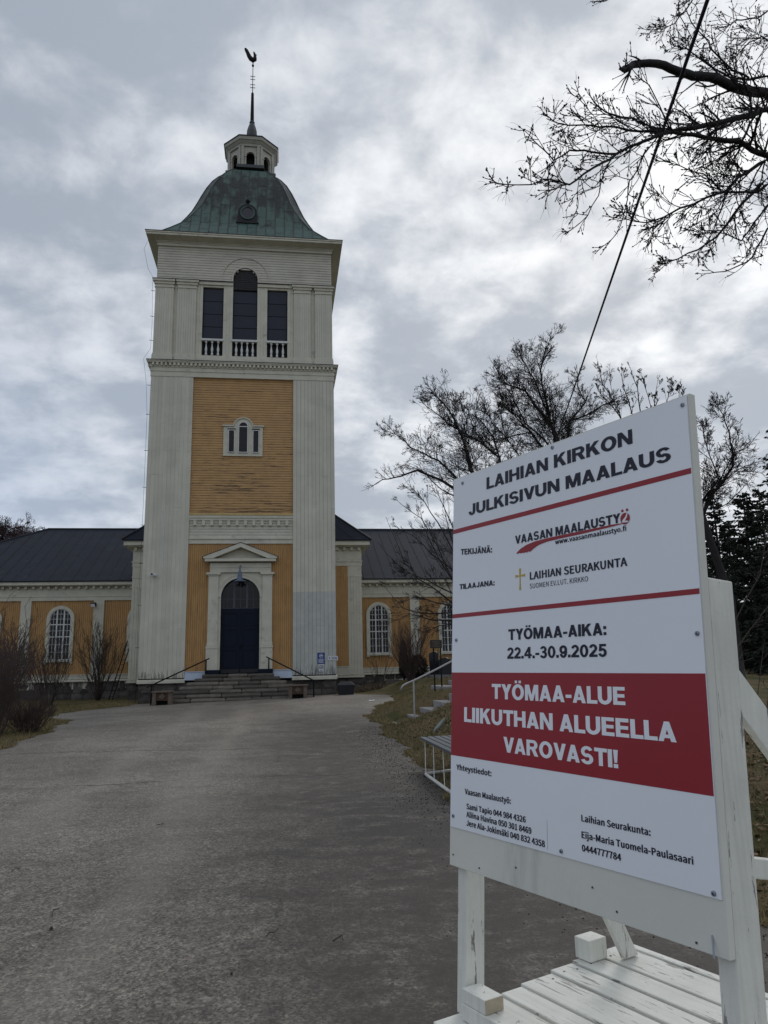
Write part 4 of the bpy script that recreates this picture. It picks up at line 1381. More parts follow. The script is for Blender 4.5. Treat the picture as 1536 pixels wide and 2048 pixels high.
mk.box(1.68, 1.79, yq - .003, yq, 1.47, 1.482)
mk.build('pictogram', m_black, t)
t = place_thing('entrance_sign', 2.2, F - .02, 1.9, 'narrow white arrow sign beside the blue surveillance sign', 'sign')
MB().box(2.03, 2.47, F - .016, F - .003, 1.90, 2.08).build('panel', m_signwhite, t)
mk = MB()
mk.prism([(2.07, 1.96), (2.12, 1.99), (2.12, 2.05), (2.09, 2.02)], F - .02, F - .0165)
mk.box(2.18, 2.42, F - .02, F - .0165, 2.02, 2.035).box(2.20, 2.38, F - .02, F - .0165, 1.955, 1.975)
mk.prism([(2.38, 1.94), (2.44, 1.965), (2.38, 1.99)], F - .02, F - .0165)
mk.build('lettering', m_black, t)

# salt bin
x, y = 2.68, 31.6; z = G(x, y) - .02
t = place_thing('grit_bin', x, y, z, 'low dark plastic grit bin with sloping lid beside the tower corner', 'bin')
MB().hexa([(x - .30, y - .22, z), (x + .30, y - .22, z), (x + .30, y + .22, z), (x - .30, y + .22, z), (x - .35, y - .26, z + .42), (x + .35, y - .26, z + .42), (x + .35, y + .26, z + .42), (x - .35, y + .26, z + .42)]).build('bin_body', m_plast, t, bevel=.015)
MB().hexa([(x - .37, y - .28, z + .425), (x + .37, y - .28, z + .425), (x + .37, y + .28, z + .425), (x - .37, y + .28, z + .425), (x - .20, y - .1, z + .56), (x + .20, y - .1, z + .56), (x + .20, y + .2, z + .56), (x - .20, y + .2, z + .56)]).build('lid', m_plast, t, bevel=.01)

# ornamental stone boxes at the stair ends
for k, (x, lab) in enumerate(((-4.50, 'carved brown stone box at the left end of the church steps'), (.66, 'carved brown stone box at the right end of the church steps'))):
    y = 30.2; z = G(x, y) - .02; yy = y - .22
    t = place_thing('stone_planter', x, y, z, lab, 'planter', 'stone boxes at the church steps')
    MB().box(x - .36, x - .22, yy, yy + .44, z, z + .50).build('leg', m_planter, t, bevel=.012)
    MB().box(x + .22, x + .36, yy, yy + .44, z, z + .50).build('leg', m_planter, t, bevel=.012)
    MB().box(x - .40, x + .40, yy - .04, yy + .48, z + .501, z + .56).build('rim', m_planter, t, bevel=.012)
    MB().box(x - .219, x + .219, yy + .05, yy + .40, z + .20, z + .50).build('panel', m_planter2, t)
    MB().prism([(x, z + .24), (x + .12, z + .36), (x, z + .48), (x - .12, z + .36)], yy + .01, yy + .049).build('diamond_ornament', m_planter, t)
    MB().box(x - .219, x + .219, yy + .30, yy + .40, z, z + .199).build('back', m_dark, t)
# handrails
for side_, (p0, p1, lab) in enumerate((((-3.02, 32.62, 2.08), (-5.15, 30.45, 1.0), 'black iron handrail left of the church door'), ((-.62, 32.62, 2.10), (1.45, 30.45, 1.02), 'black iron handrail right of the church door'))):
    t = place_thing('iron_handrail', p0[0], p0[1], 1.4, lab, 'handrail', 'handrails of the church steps')
    MB().tube([p0, p1], .028, 8).build('rail', m_iron, t)
    a = V3(p0).lerp(V3(p1), .05); c = V3(p0).lerp(V3(p1), .93)
    MB().tube([a, (a.x, a.y, 1.40)], .03, 8).build('post', m_iron, t)
    MB().tube([c, (c.x, c.y, G(c.x, c.y) - .05)], .03, 8).build('post', m_iron, t)
# ladder at the left corner
lx0, ly0, lx1, ly1 = -8.45, 39.3, -8.15, 41.7
z0 = G(lx0, ly0)
t = place_thing('ladder', lx0, ly0, z0, 'black ladder leaning against the wing beside the left tower corner', 'ladder')
for dx in (0, .22):
    MB().tube([(lx0 + dx, ly0 - dx, z0), (lx1 + dx, ly1 - dx * .2, 3.25)], .032, 4).build('side_rail', m_iron, t)
for i in range(11):
    u = (i + .6) / 11.5
    a = V3((lx0, ly0, z0)).lerp(V3((lx1, ly1, 3.25)), u); c = V3((lx0 + .22, ly0 - .22, z0)).lerp(V3((lx1 + .22, ly1 - .044, 3.25)), u)
    MB().tube([a, c], .017, 4).build('rung', m_iron, t)
# lightning conductor
t = place_thing('lightning_conductor', -6.1, F, 1.0, 'thin lightning conductor wire running down the left tower corner', 'cable')
pts = [(-5.40, 34.0, 22.35), (-6.35, 33.1, 21.9), (-6.52, 32.9, 21.2), (-6.30, 32.95, 20.2), (-6.08, 32.92, 19.8), (-6.02, 33.0, 17.5), (-6.04, 33.0, 16.2), (-6.28, 32.75, 15.6), (-6.16, 32.9, 14.6), (-6.06, 32.97, 13.0), (-6.05, 32.97, 9), (-6.06, 32.97, 5), (-6.03, 32.97, 1.2), (-6.0, 32.9, .2)]
MB().tube(pts, .006, 5).build('wire', m_iron, t)
for i, z in enumerate([2.6, 4.4, 6.2, 7.9, 9.6, 11.3, 13.0, 14.4, 16.6, 17.8, 19.1]):
    MB().tube([(-5.95, 33.01, z), (-6.12, 32.96, z)], .012, 4).build('clip', m_iron, t)
t = place_thing('dome_wire', -4.5, 34.5, 22.5, 'thin wire on brackets following the left flank of the dome', 'cable')
pts = []
for i in range(10):
    zz = 22.7 + i * .56; h = prof_at(zz)
    pts.append((XC - h - .20 - .1 * sin(i * .7), YC - h * .2, zz))
MB().tube(pts, .007, 4).build('wire', m_iron, t)
for p in pts[1::2]:
    MB().tube([(p[0] + .35, p[1], p[2] - .12), p], .012, 4).build('clip', m_iron, t)

# ------------------------------------------------------------------ stairs up the bank with a handrail
t = place_thing('garden_steps', 3.4, 19.3, .3, 'pale granite garden steps climbing the grassy bank', 'steps')
xs_ = [2.88, 3.33, 3.68, 4.06, 4.5, 5.0]
zb = G(2.9, 19.3) + .02
for k in range(5):
    zt_ = zb + .02 + .168 * k
    rock_block('step_slab', m_bank_step, t, xs_[k], xs_[k + 1] + .12, 18.45, 20.2, zt_ - .22, zt_, .0, seed=k) if False else MB().hexa([(xs_[k], 18.45, zt_ - .24), (xs_[k + 1] + .1, 18.45, zt_ - .24), (xs_[k + 1] + .1, 20.2, zt_ - .24), (xs_[k], 20.2, zt_ - .24), (xs_[k], 18.45, zt_), (xs_[k + 1] + .1, 18.45, zt_), (xs_[k + 1] + .1, 20.2, zt_), (xs_[k], 20.2, zt_)]).build('step_slab', m_bank_step, t, bevel=.012)
t = place_thing('steel_handrail', 3.3, 19.0, G(3.3, 19), 'pale steel tube handrail with bent end at the garden steps', 'handrail')
MB().tube([at(801, 1380, 19.0), at(806, 1371, 19.0), at(814, 1366.5, 19.02), at(830, 1360, 19.1), at(868, 1341, 19.4), at(906, 1321, 19.7), at(945, 1302, 20.0)], .024, 10).build('rail', m_steel, t, smooth=True)
p = at(827, 1362, 19.05); MB().tube([p, (p.x, p.y, G(p.x, p.y) - .1)], .022, 8).build('post', m_steel, t)
p = at(938, 1306, 19.95); MB().tube([p, (p.x, p.y, G(p.x, p.y) - .1)], .022, 8).build('post', m_steel, t)
# upper flight
t = place_thing('upper_steps', 5.2, 22.6, .9, 'two flat pale slabs on the lawn beyond the garden steps', 'steps')
p = hitg(893, 1376)
for k in range(2):
    xx = p.x + .55 * k; zz = G(p.x, p.y) + .06 + .14 * k
    MB().box(xx - .25, xx + .9, p.y - .5, p.y + 1.1, zz - .2, zz).build('slab', m_bank_step, t, bevel=.01)
# slate rock
p = hitg(879, 1458)
t = MB()
bpts = [(-.26, -.10), (-.12, -.17), (.12, -.13), (.24, .02), (.18, .15), (.0, .14), (-.2, .06)]
tilt = .55
vs = []
for dz in (0, .05):
    for x_, y_ in bpts:
        vs.append((p.x + x_ * .45 + y_ * .35, p.y + y_ * .6, p.z - .02 + (y_ + .17) * .4 + x_ * .35 + dz))
nb = len(bpts)
t.add(vs, [tuple(range(nb))[::-1], tuple(range(nb, 2 * nb))] + [(i, (i + 1) % nb, (i + 1) % nb + nb, i + nb) for i in range(nb)])
o = t.build('slate_rock', m_slate); tag(o, 'flat bluish slate leaning on the grassy bank behind the bench', 'rock')

# ------------------------------------------------------------------ bench
bz = .50
t = place_thing('garden_bench', 2.25, 10.4, .05, 'grey slatted bench on a white tube frame behind the big sign', 'bench')
by0, by1 = 8.95, 11.55
for i in range(5):
    x = 2.10 + i * .105
    MB().box(x, x + .088, by0, by1, bz - .035 + i * .002, bz + i * .002).build('slat', m_slat, t, bevel=.004)
zg = G(2.2, 10) + .03
fr = MB()
fr.tube([(2.02, 8.7, zg), (2.02, 10.72, zg), (2.03, 10.78, zg), (2.08, 10.82, zg), (2.62, 10.90, zg + .03)], .022, 10)
fr.build('ground_tube', m_tubew, t, smooth=True)
MB().tube([(2.62, 8.7, zg + .05), (2.62, 10.90, zg + .05)], .022, 10).build('ground_tube', m_tubew, t, smooth=True)
for ya, yb in ((11.25, 10.74), (10.62, 10.15), (10.0, 9.5), (9.3, 9.0)):
    MB().tube([(2.12, ya, bz - .03), (2.02, yb, zg)], .006, 6).build('strut', m_tubew, t)
    MB().tube([(2.56, ya, bz - .03), (2.62, yb, zg + .05)], .006, 6).build('strut', m_tubew, t)

# ------------------------------------------------------------------ info board, graves
p = at(868, 1391, 21.0)
x0, y0 = 4.27, 21.0; zb = G(x0, y0) - .1
t = place_thing('info_board', x0 + .1, y0, zb, 'brown notice board on two thin black posts above the garden steps', 'sign')
a, c = at(859.5, 1280, 21.0), at(884, 1296, 21.0)
MB().box(a.x, c.x, 20.98, 21.01, c.z, a.z).build('board', m_infob, t, bevel=.004)
for i in range(5):
    zz = a.z - .04 - i * .035
    MB().box(a.x + .06 + .02 * (i % 3), c.x - .05 - .03 * (i % 2), 20.972, 20.979, zz - .006, zz + .006).build('text_line', m_infot, t)
for px in (867, 881):
    q_ = at(px, 1300, 21.03)
    MB().tube([(q_.x, 21.03, zb), (q_.x, 21.03, a.z - .02)], .021, 6).build('post', m_iron, t)


def gravestone(x, y, w_, h_, th, rounded, mat, label, name='gravestone', group='gravestones', base=True):
    z = G(x, y) - .03
    t = place_thing(name, x, y, z, label, 'gravestone', group)
    if rounded:
        r = w_ / 2
        poly = [(x - r, z + .12), (x + r, z + .12)] + [(x + r * cos(pi * i / 12), z + h_ - r * .6 + r * .6 * sin(pi * i / 12)) for i in range(13)]
    else:
        poly = [(x - w_ / 2, z + .12), (x + w_ / 2, z + .12), (x + w_ / 2 * .95, z + h_ - .12), (x, z + h_), (x - w_ / 2 * .95, z + h_ - .12)]
    MB().prism(poly, y - th / 2, y + th / 2).build('stone', mat, t, bevel=.01)
    if base: MB().box(x - w_ * .62, x + w_ * .62, y - th * .9, y + th * .9, z - .1, z + .118).build('base', m_graveg, t, bevel=.01)
    return t


gravestone(6.25, 30.6, .36, 1.05, .16, True, m_grave, 'narrow black round-topped gravestone left of the wider one')
gravestone(6.42, 29.3, .50, .78, .18, True, m_grave, 'wide black round-topped gravestone behind the handrail')
gravestone(6.95, 29.0, .35, 1.15, .16, False, m_grave, 'tall black gravestone cut off by the edge of the big sign')
gx = hitg(1522, 1352)
gravestone(26.6, 33.5, .9, 1.0, .5, False, m_graveg, 'grey monument with pyramid top at the far right edge')
for (x, y, sx, lab) in ((22.9, 29.5, .8, 'pale flat grave slab on the right lawn in front of the monument'), (18.0, 23.5, .35, 'small pale grave marker at the right edge of the lawn'), (12.6, 16.5, .4, 'grey stone slab lying on the bank by the right post')):
    z = G(x, y)
    o = MB().box(x - sx, x + sx, y - .35, y + .35, z - .1, z + .10).build('grave_slab', m_slab if x != 12.6 else m_graveg, bevel=.01)
    tag(o, lab, 'grave slab', 'grave slabs')

# ------------------------------------------------------------------ litter and twigs on the asphalt
z = G(3.06, 25.7) + .03
o = MB().add([(2.96, 25.6, z), (3.14, 25.62, z + .01), (3.15, 25.82, z + .03), (3.05, 25.84, z), (2.97, 25.80, z + .02)], [(0, 1, 2, 3, 4)]).build('paper_scrap', m_paper)
tag(o, 'small white paper scrap on the asphalt before the garden steps', 'litter')


def fallen(name, pxs, r, lab):
    pts = []
    for i, (px, py) in enumerate(pxs):
        q_ = hitg(px, py); pts.append((q_.x, q_.y, G(q_.x, q_.y) + .030 + r + .006 * (i % 2)))
    o = MB().tube(pts, [r * (1 - .12 * i) for i in range(len(pts))], 5).build(name, m_twigbrown)
    tag(o, lab, 'twig', 'fallen twigs')


fallen('fallen_twig', [(103, 1845), (106, 1834), (117, 1829)], .004, 'curved dark twig on the near left asphalt')
fallen('fallen_twig', [(23, 1752), (30, 1748), (40, 1746)], .004, 'short dark twig near the left photo edge')
fallen('fallen_twig', [(313, 1657), (320, 1658), (328, 1652), (324, 1658)], .004, 'tiny forked twig in the middle of the asphalt')
fallen('fallen_twig', [(533, 1887), (540, 1880), (548, 1880), (556, 1872)], .004, 'bent twig beside the dark crumbled track')
fallen('fallen_twig', [(666, 1897), (684, 1888), (686, 1895)], .005, 'thin angled twig near the white sign leg')
for px, py, r, lab in ((102, 1867, .012, 'small dark fir cone on the asphalt below the curved twig'), (463, 1960, .008, 'tiny dark pebble low in the middle of the asphalt')):
    q_ = hitg(px, py)
    o = MB().lathe((q_.x, q_.y, G(q_.x, q_.y) + .02), [(r * .5, 0), (r, r * .5), (r * .8, r * 1.2), (r * .2, r * 1.6)], 8).build('fir_cone' if r > .01 else 'pebble', m_twigbrown)
    tag(o, lab, 'fir cone' if r > .01 else 'pebble')

# ------------------------------------------------------------------ the big sign
SB = V3((0.56757, 2.59987, 1.02556)); SU = V3((0.4110103, -0.9116307, 0)); SV = V3((0.0601433, 0.0271157, 0.9978214)); SN = V3((-0.9096446, -0.4101149, 0.0659733))
sign = thing('construction_sign', (SB.x + .2, SB.y - .4, .47), 'white church painting site sign with red band on a wooden frame', 'sign')


def S3(u, v, n=0.0): return SB + SU * u + SV * v + SN * n


def sbox(mb, u0, u1, v0, v1, n0, n1):
    return mb.obox(S3(u0, v0, n0), SU * (u1 - u0), SN * (n1 - n0), SV * (v1 - v0))


# plywood board with slightly worn, wavy edge
sbox(MB(), -.008, 1.012, -.125, 1.214, -.026, -.004).build('board', m_ply, sign, bevel=.002)
pos_ = sbox(MB(), -.002, 1.004, -.004, 1.208, -.0035, -.0005).build('poster', m_poster, sign)
PO = pos_


def quad(name, mat, pts, n=.0002, parent=None):
    t = MB()
    k = len(pts)
    vs = [S3(u, v, n) for u, v in pts] + [S3(u, v, n - .0012) for u, v in pts]
    t.add(vs, [tuple(range(k)), tuple(range(2 * k - 1, k - 1, -1))] + [(i, i + k, (i + 1) % k + k, (i + 1) % k) for i in range(k)])
    return t.build(name, mat, parent or PO)


quad('red_stripe', m_red, [(-.001, 1.001), (1.003, .995), (1.003, 1.010), (-.001, 1.017)])
quad('red_stripe', m_red, [(-.001, .692), (1.003, .685), (1.003, .699), (-.001, .706)])
quad('red_band', m_red, [(-.001, .225), (1.003, .215), (1.003, .493), (-.001, .502)])


try:
    import os
    FONT = bpy.data.fonts.load(os.path.join(bpy.utils.system_resource('DATAFILES'), 'fonts', 'Noto Sans CJK Regular.woff2'))
except Exception:
    FONT = None      # Blender's built-in face


def text(s, u0, u1, base, cap, mat=m_black, bold=.02, n=.0006, dv=0.0):
    """s fitted between u0 and u1 with the given baseline and cap height; dv = rise of the baseline over the line;
    heavier weights come from stacking slightly shifted copies of the outline"""
    def mk(body):
        cu = bpy.data.curves.new('txt', 'FONT'); cu.body = body; cu.size = 1.0
        if FONT: cu.font = FONT
        cu.resolution_u = 3; cu.fill_mode = 'FRONT'; cu.space_character = 1 + bold * 1.5
        ob = bpy.data.objects.new('txt', cu); COL.objects.link(ob)
        bpy.context.view_layer.update()
        dg = bpy.context.evaluated_depsgraph_get()
        me = bpy.data.meshes.new_from_object(ob.evaluated_get(dg))
        bpy.data.objects.remove(ob); bpy.data.curves.remove(cu)
        return me
    h = mk('H'); hz = [v.co.y for v in h.vertices]; ch = max(hz) - min(hz) + 2 * bold * .55; bl = min(hz) - bold * .55
    me = mk(s)
    co = [(v.co.x, v.co.y) for v in me.vertices]
    fs = [tuple(p.vertices) for p in me.polygons]
    xs = [c[0] for c in co]; xa, xb = min(xs) - bold, max(xs) + bold
    t = MB()
    shifts = [(cos(a * pi / 5), sin(a * pi / 5)) for a in range(10)] if bold > .006 else [(0, 0)]
    for i, (dx, dy) in enumerate(shifts):
        vs = []
        for x, y in co:
            x_, y_ = x + dx * bold, y + dy * bold * .55
            k = (x_ - xa) / (xb - xa)
            vs.append(S3(u0 + (u1 - u0) * k, base + (y_ - bl) / ch * cap + dv * k, n + i * .00002))
        t.add(vs, fs)
    bpy.data.meshes.remove(h); bpy.data.meshes.remove(me)
    return t.build('lettering', mat, PO)




# heavy grotesque capitals drawn as outlines (cap height 1)
def _r(x0, x1, y0, y1): return [(x0, y0), (x1, y0), (x1, y1), (x0, y1)]


def _ring(cx, cy, RX, RY, rx, ry, a0, a1, n=14):
    out = []
    for i in range(n):
        t0, t1 = radians(a0 + (a1 - a0) * i / n), radians(a0 + (a1 - a0) * (i + 1) / n)
        out.append([(cx + rx * cos(t0), cy + ry * sin(t0)), (cx + RX * cos(t0), cy + RY * sin(t0)), (cx + RX * cos(t1), cy + RY * sin(t1)), (cx + rx * cos(t1), cy + ry * sin(t1))])
    return ('strip', out)


GL = {
    'A': (.86, [[(0, 0), (.25, 0), (.555, 1), (.305, 1)], [(.86, 0), (.555, 1), (.305, 1), (.61, 0)], _r(.2, .66, .17, .35)]),
    'V': (.86, [[(0, 1), (.305, 0), (.555, 0), (.26, 1)], [(.86, 1), (.60, 1), (.305, 0), (.555, 0)]]),
    'Y': (.84, [[(0, 1), (.31, .38), (.53, .50), (.29, 1)], [(.84, 1), (.55, 1), (.31, .50), (.53, .38)], _r(.295, .545, 0, .46)]),
    'K': (.87, [_r(0, .25, 0, 1), [(.24, .32), (.84, 1), (.54, 1), (.24, .64)], [(.34, .46), (.58, 0), (.88, 0), (.53, .66)]]),
    'N': (.86, [_r(0, .24, 0, 1), _r(.62, .86, 0, 1), [(.0, 1), (.60, 0), (.86, 0), (.26, 1)]]),
    'M': (1.02, [_r(0, .23, 0, 1), _r(.79, 1.02, 0, 1), [(.06, 1), (.40, 0), (.62, 0), (.32, 1)], [(.70, 1), (.40, 0), (.62, 0), (.96, 1)]]),
    'H': (.85, [_r(0, .25, 0, 1), _r(.60, .85, 0, 1), _r(.2, .65, .40, .60)]),
    'L': (.66, [_r(0, .25, 0, 1), _r(.2, .66, 0, .20)]),
    'E': (.71, [_r(0, .25, 0, 1), _r(.2, .71, 0, .20), _r(.2, .67, .41, .60), _r(.2, .70, .80, 1)]),
    'T': (.78, [_r(0, .78, .79, 1), _r(.265, .515, 0, .85)]),
    'I': (.26, [_r(0, .26, 0, 1)]),
    'J': (.64, [_r(.39, .64, .33, 1), _ring(.32, .34, .32, .36, .07, .16, 0, -180)]),
    'U': (.85, [_r(0, .25, .36, 1), _r(.60, .85, .36, 1), _ring(.425, .38, .425, .40, .175, .19, 0, -180)]),
    'O': (.96, [_ring(.48, .5, .48, .52, .22, .31, 0, 360, 30)]),
    'R': (.87, [_r(0, .25, 0, 1), _r(.2, .52, .81, 1), _r(.2, .52, .40, .58), _ring(.51, .70, .32, .30, .07, .115, 90, -90), [(.34, .46), (.60, 0), (.88, 0), (.62, .50)]]),
    'S': (.79, [_ring(.40, .70, .38, .32, .15, .135, 22, 275, 20), _ring(.395, .295, .395, .315, .155, .13, 95, -165, 20)]),
    '0': (.76, [_ring(.38, .5, .38, .52, .14, .33, 0, 360, 30)]),
    '2': (.72, [_ring(.36, .69, .35, .33, .12, .14, 170, -30, 18), [(.02, .18), (.36, .18), (.69, .56), (.44, .60)], _r(0, .72, 0, .19)]),
    '3': (.72, [_ring(.35, .73, .33, .29, .10, .11, 165, -90, 16), _ring(.35, .29, .37, .31, .13, .125, 90, -165, 18), _r(.24, .40, .43, .60)]),
    '4': (.79, [_r(.42, .66, 0, 1), _r(0, .79, .19, .37), [(.0, .36), (.22, .36), (.66, 1), (.44, 1)]]),
    '5': (.73, [_r(.10, .68, .81, 1), [(.05, .44), (.28, .44), (.31, .9), (.11, .9)], _ring(.36, .33, .37, .35, .13, .16, 135, -165, 20)]),
    '9': (.74, [_ring(.37, .66, .37, .36, .13, .16, 0, 360, 24), _ring(.37, .45, .37, .47, .13, .28, 32, -160, 18)]),
    '-': (.40, [_r(0, .40, .27, .46)]), '.': (.24, [_r(0, .24, 0, .24)]), ':': (.24, [_r(0, .24, 0, .24), _r(0, .24, .48, .72)]),
    '!': (.26, [_r(0, .26, 0, .22), [(.05, .29), (.21, .29), (.27, 1), (-.01, 1)]]),
}
GL['Ä'] = (GL['A'][0], GL['A'][1] + [_r(.19, .38, 1.07, 1.24), _r(.48, .67, 1.07, 1.24)])
GL['Ö'] = (GL['O'][0], GL['O'][1] + [_r(.23, .42, 1.08, 1.25), _r(.54, .73, 1.08, 1.25)])


def heavy(s, u0, u1, base, cap, mat=m_black, n=.0006, dv=0.0, gap=.075):
    x = 0; polys = []
    for ch in s:
        if ch == ' ': x += .36; continue
        w_, ps = GL[ch]
        for i, p in enumerate(ps):
            if isinstance(p, tuple):
                polys += [(x, q_, i) for q_ in p[1]]
            else: polys.append((x, p, i))
        x += w_ + (gap if ch not in 'LTVY' else gap * .5)
    W_ = x - gap
    t = MB()
    for x0, p, i in polys:
        vs = []
        for px_, py_ in p:
            k = (x0 + px_) / W_
            vs.append(S3(u0 + (u1 - u0) * k, base + py_ * cap + dv * k, n + i * .00003))
        a = sum(p[j][0] * p[(j + 1) % len(p)][1] - p[(j + 1) % len(p)][0] * p[j][1] for j in range(len(p)))
        f = tuple(range(len(p)))
        t.add(vs, [f if a > 0 else f[::-1]])
    return t.build('lettering', mat, PO)


B2 = .02
heavy('LAIHIAN KIRKON', .189, .825, 1.1305, .043, dv=-.005)
heavy('JULKISIVUN MAALAUS', .089, .946, 1.054, .041, dv=-.010)
heavy('TEKIJÄNÄ:', .045, .218, .917, .021, dv=-.016)
heavy('VAASAN MAALAUSTY', .335, .769, .912, .0275, dv=-.005)
heavy('TILAAJANA:', .039, .231, .792, .0185, dv=-.005)
text('www.vaasanmaalaustyo.fi', .516, .789, .8835, .0145, bold=.012, dv=-.003)
text('LAIHIAN SEURAKUNTA', .402, .787, .7865, .0245, bold=.014, dv=-.004)
text('SUOMEN EV.LUT. KIRKKO', .401, .644, .7585, .0155, bold=.004, dv=-.003)
heavy('TYÖMAA-AIKA:', .298, .704, .602, .0345, dv=-.003)
heavy('22.4.-30.9.2025', .292, .703, .543, .035, dv=-.003)
heavy('TYÖMAA-ALUE', .216, .760, .417, .047, m_poster, dv=-.005, n=.0008)
heavy('LIIKUTHAN ALUEELLA', .071, .912, .338, .048, m_poster, dv=-.010, n=.0008)
heavy('VAROVASTI!', .272, .727, .256, .046, m_poster, dv=-.006, n=.0008)
text('Yhteystiedot:', .030, .213, .180, .0175, bold=.014, dv=-.003)
text('Vaasan Maalaustyö:', .077, .304, .1075, .0175, bold=.014, dv=-.001)
text('Sami Tapio 044 984 4326', .086, .369, .0625, .0175, bold=.014)
text('Aliina Havina 050 301 8469', .086, .393, .038, .0175, bold=.014, dv=-.003)
text('Jere Ala-Jokimäki 040 832 4358', .086, .448, .0115, .0175, bold=.014, dv=-.003)
text('Laihian Seurakunta:', .591, .820, .100, .0172, bold=.014)
text('Eija-Maria Tuomela-Paulasaari', .590, .938, .0575, .0172, bold=.014, dv=-.001)
text('0444777784', .590, .724, .0242, .0172, bold=.014)
# the painter's logo: red O with brush and sweeping brush stroke
ring = []
t = MB()
cu_, cv_ = .7865, .9155
k = 24
vs = [S3(cu_ + .0165 * cos(2 * pi * i / k), cv_ + .0165 * sin(2 * pi * i / k), .0006) for i in range(k)]
t.add(vs, [tuple(range(k))])
for dx in (-.008, .008):
    vs = [S3(cu_ + dx + .0042 * cos(2 * pi * i / 10), cv_ + .0235 + .0042 * sin(2 * pi * i / 10), .0006) for i in range(10)]
    t.add(vs, [tuple(range(10))])
t.build('logo_circle', m_red, PO)
quad('logo_brush', m_poster, [(.7745, .906), (.785, .908), (.7925, .917), (.797, .930), (.7935, .930), (.787, .919), (.780, .914)], n=.0010)
quad('logo_brush', m_poster, [(.776, .9055), (.796, .9035), (.7985, .9065), (.790, .9090)], n=.0010)
top = [(.340, .8810), (.36, .893), (.39, .902), (.43, .9070), (.48, .9085), (.54, .9085), (.62, .9075), (.70, .9065), (.74, .9065), (.775, .9040)]
bot = [(.775, .9020), (.74, .9005), (.70, .9000), (.62, .8985), (.54, .8985), (.48, .8975), (.44, .892), (.415, .882), (.406, .876)]
brist = [(.398, .8790), (.392, .8755), (.386, .8792), (.378, .876), (.372, .8795), (.364, .8765), (.356, .8800), (.348, .8780)]
t = MB()
strip = []
NN = 30


def along(pl, u):
    for (a, b_), (c, d) in zip(pl, pl[1:]):
        lo, hi = min(a, c), max(a, c)
        if lo <= u <= hi and hi > lo: return b_ + (d - b_) * (u - a) / (c - a)
    return pl[0][1] if abs(u - pl[0][0]) < abs(u - pl[-1][0]) else pl[-1][1]


botfull = bot + brist + [(.340, .8805)]
for i in range(NN * 2 + 1):
    u = .340 + (.775 - .340) * i / (NN * 2)
    t.v += [tuple(S3(u, along(top, u), .0006)), tuple(S3(u, min(along(top, u) - .0005, along(botfull[::-1], u)), .0006))]
for i in range(NN * 2):
    t.f.append((i * 2 + 1, i * 2 + 3, i * 2 + 2, i * 2))
t.build('brush_stroke', m_red, PO)
quad('cross', m_gold, [(.3520, .7590), (.3605, .7590), (.3585, .7800), (.3585, .8010), (.3605, .8285), (.3520, .8285), (.3540, .8010), (.3540, .7800)], n=.0006)
quad('cross', m_gold, [(.3340, .8010), (.3535, .8030), (.3590, .8030), (.3795, .8000), (.3795, .8090), (.3590, .8065), (.3535, .8065), (.3340, .8100)], n=.0004)
quad('patch_edge', M('patch_edge_grey', (.42, .44, .50), .4, 0), [(.4575, .004), (.4585, .004), (.4585, .084), (.4575, .084)], n=.0003)
# screws
for u, v in ((.052, 1.185), (.513, 1.198), (.991, 1.186), (.023, .614), (.989, .589), (.015, .031), (.512, .010), (.986, .006)):
    t = MB(); t.tube([S3(u, v, .0), S3(u, v, .0025), S3(u, v, .0035)], [.0062, .0058, .003], 12); t.build('screw', m_screw, PO)
    t = MB(); t.tube([S3(u, v, .0036), S3(u, v, .0040)], [.002, .002], 6); t.build('screw_slot', m_black, PO)
# legs
lg = MB().hexa([S3(.022, -.557, -.003), S3(.067, -.557, -.003), S3(.067, -.557, -.082), S3(.022, -.557, -.082), S3(.022, 1.16, -.027), S3(.067, 1.16, -.027), S3(.067, 1.16, -.105), S3(.022, 1.16, -.105)])
# keep the front face just behind the board
lg = MB().obox(S3(.008, -.557, -.1045), SU * .045, SN * .078, SV * 1.70)
lg.build('leg', m_post, sign, bevel=.004)
lg = MB().obox(S3(.965, -.557, -.1245), SU * .048, SN * .098, SV * 1.285)
lg.build('leg', m_post, sign, bevel=.004)
# raking braces
SM = V3((-.9116307, -.4110103, 0))


def bar(name, p0, p1, wdir, w_, th_dir, th, mat=m_post, parent=None):
    p0, p1 = V3(p0), V3(p1)
    return MB().obox(p0, p1 - p0, V3(wdir) * w_, V3(th_dir) * th).build(name, mat, parent or sign, bevel=.003)


def D3(u, m_, z): return V3((SB.x, SB.y, 0)) + SU * u + SM * m_ + V3((0, 0, z))


DZ = .47   # deck top
bar('brace', S3(.985, .43, -.09), D3(1.03, -1.02, DZ + .02), SV, .115, SU, .022)
bar('brace', S3(.966, .03, -.122), D3(1.0, -1.35, DZ + .33), SV, .045, SU, .045)
bar('brace', S3(.069, .52, -.10), D3(.02, -.745, DZ + .004), SM * -1, .075, SU, .022)
bar('foot_block', D3(-.085, -.62, DZ + .002), D3(-.085, -.62, DZ + .075), SM * -1, .09, SU, .075)
# left foot block with bare end grain, on a raised cleat
fb_ = MB().obox(D3(.0685, -.040, DZ + .050), SU * .112, SM * .072, V3((0, 0, .040)))
fo = fb_.build('foot_block', m_post, sign, bevel=.002)
MB().obox(D3(.1808, -.039, DZ + .051), SU * .0015, SM * .070, V3((0, 0, .038))).build('cut_end', m_endgrain, fo)
MB().obox(D3(.0685, -.042, DZ + .002), SU * 1.7, SM * .078, V3((0, 0, .047))).build('cleat', m_post, sign, bevel=.003)
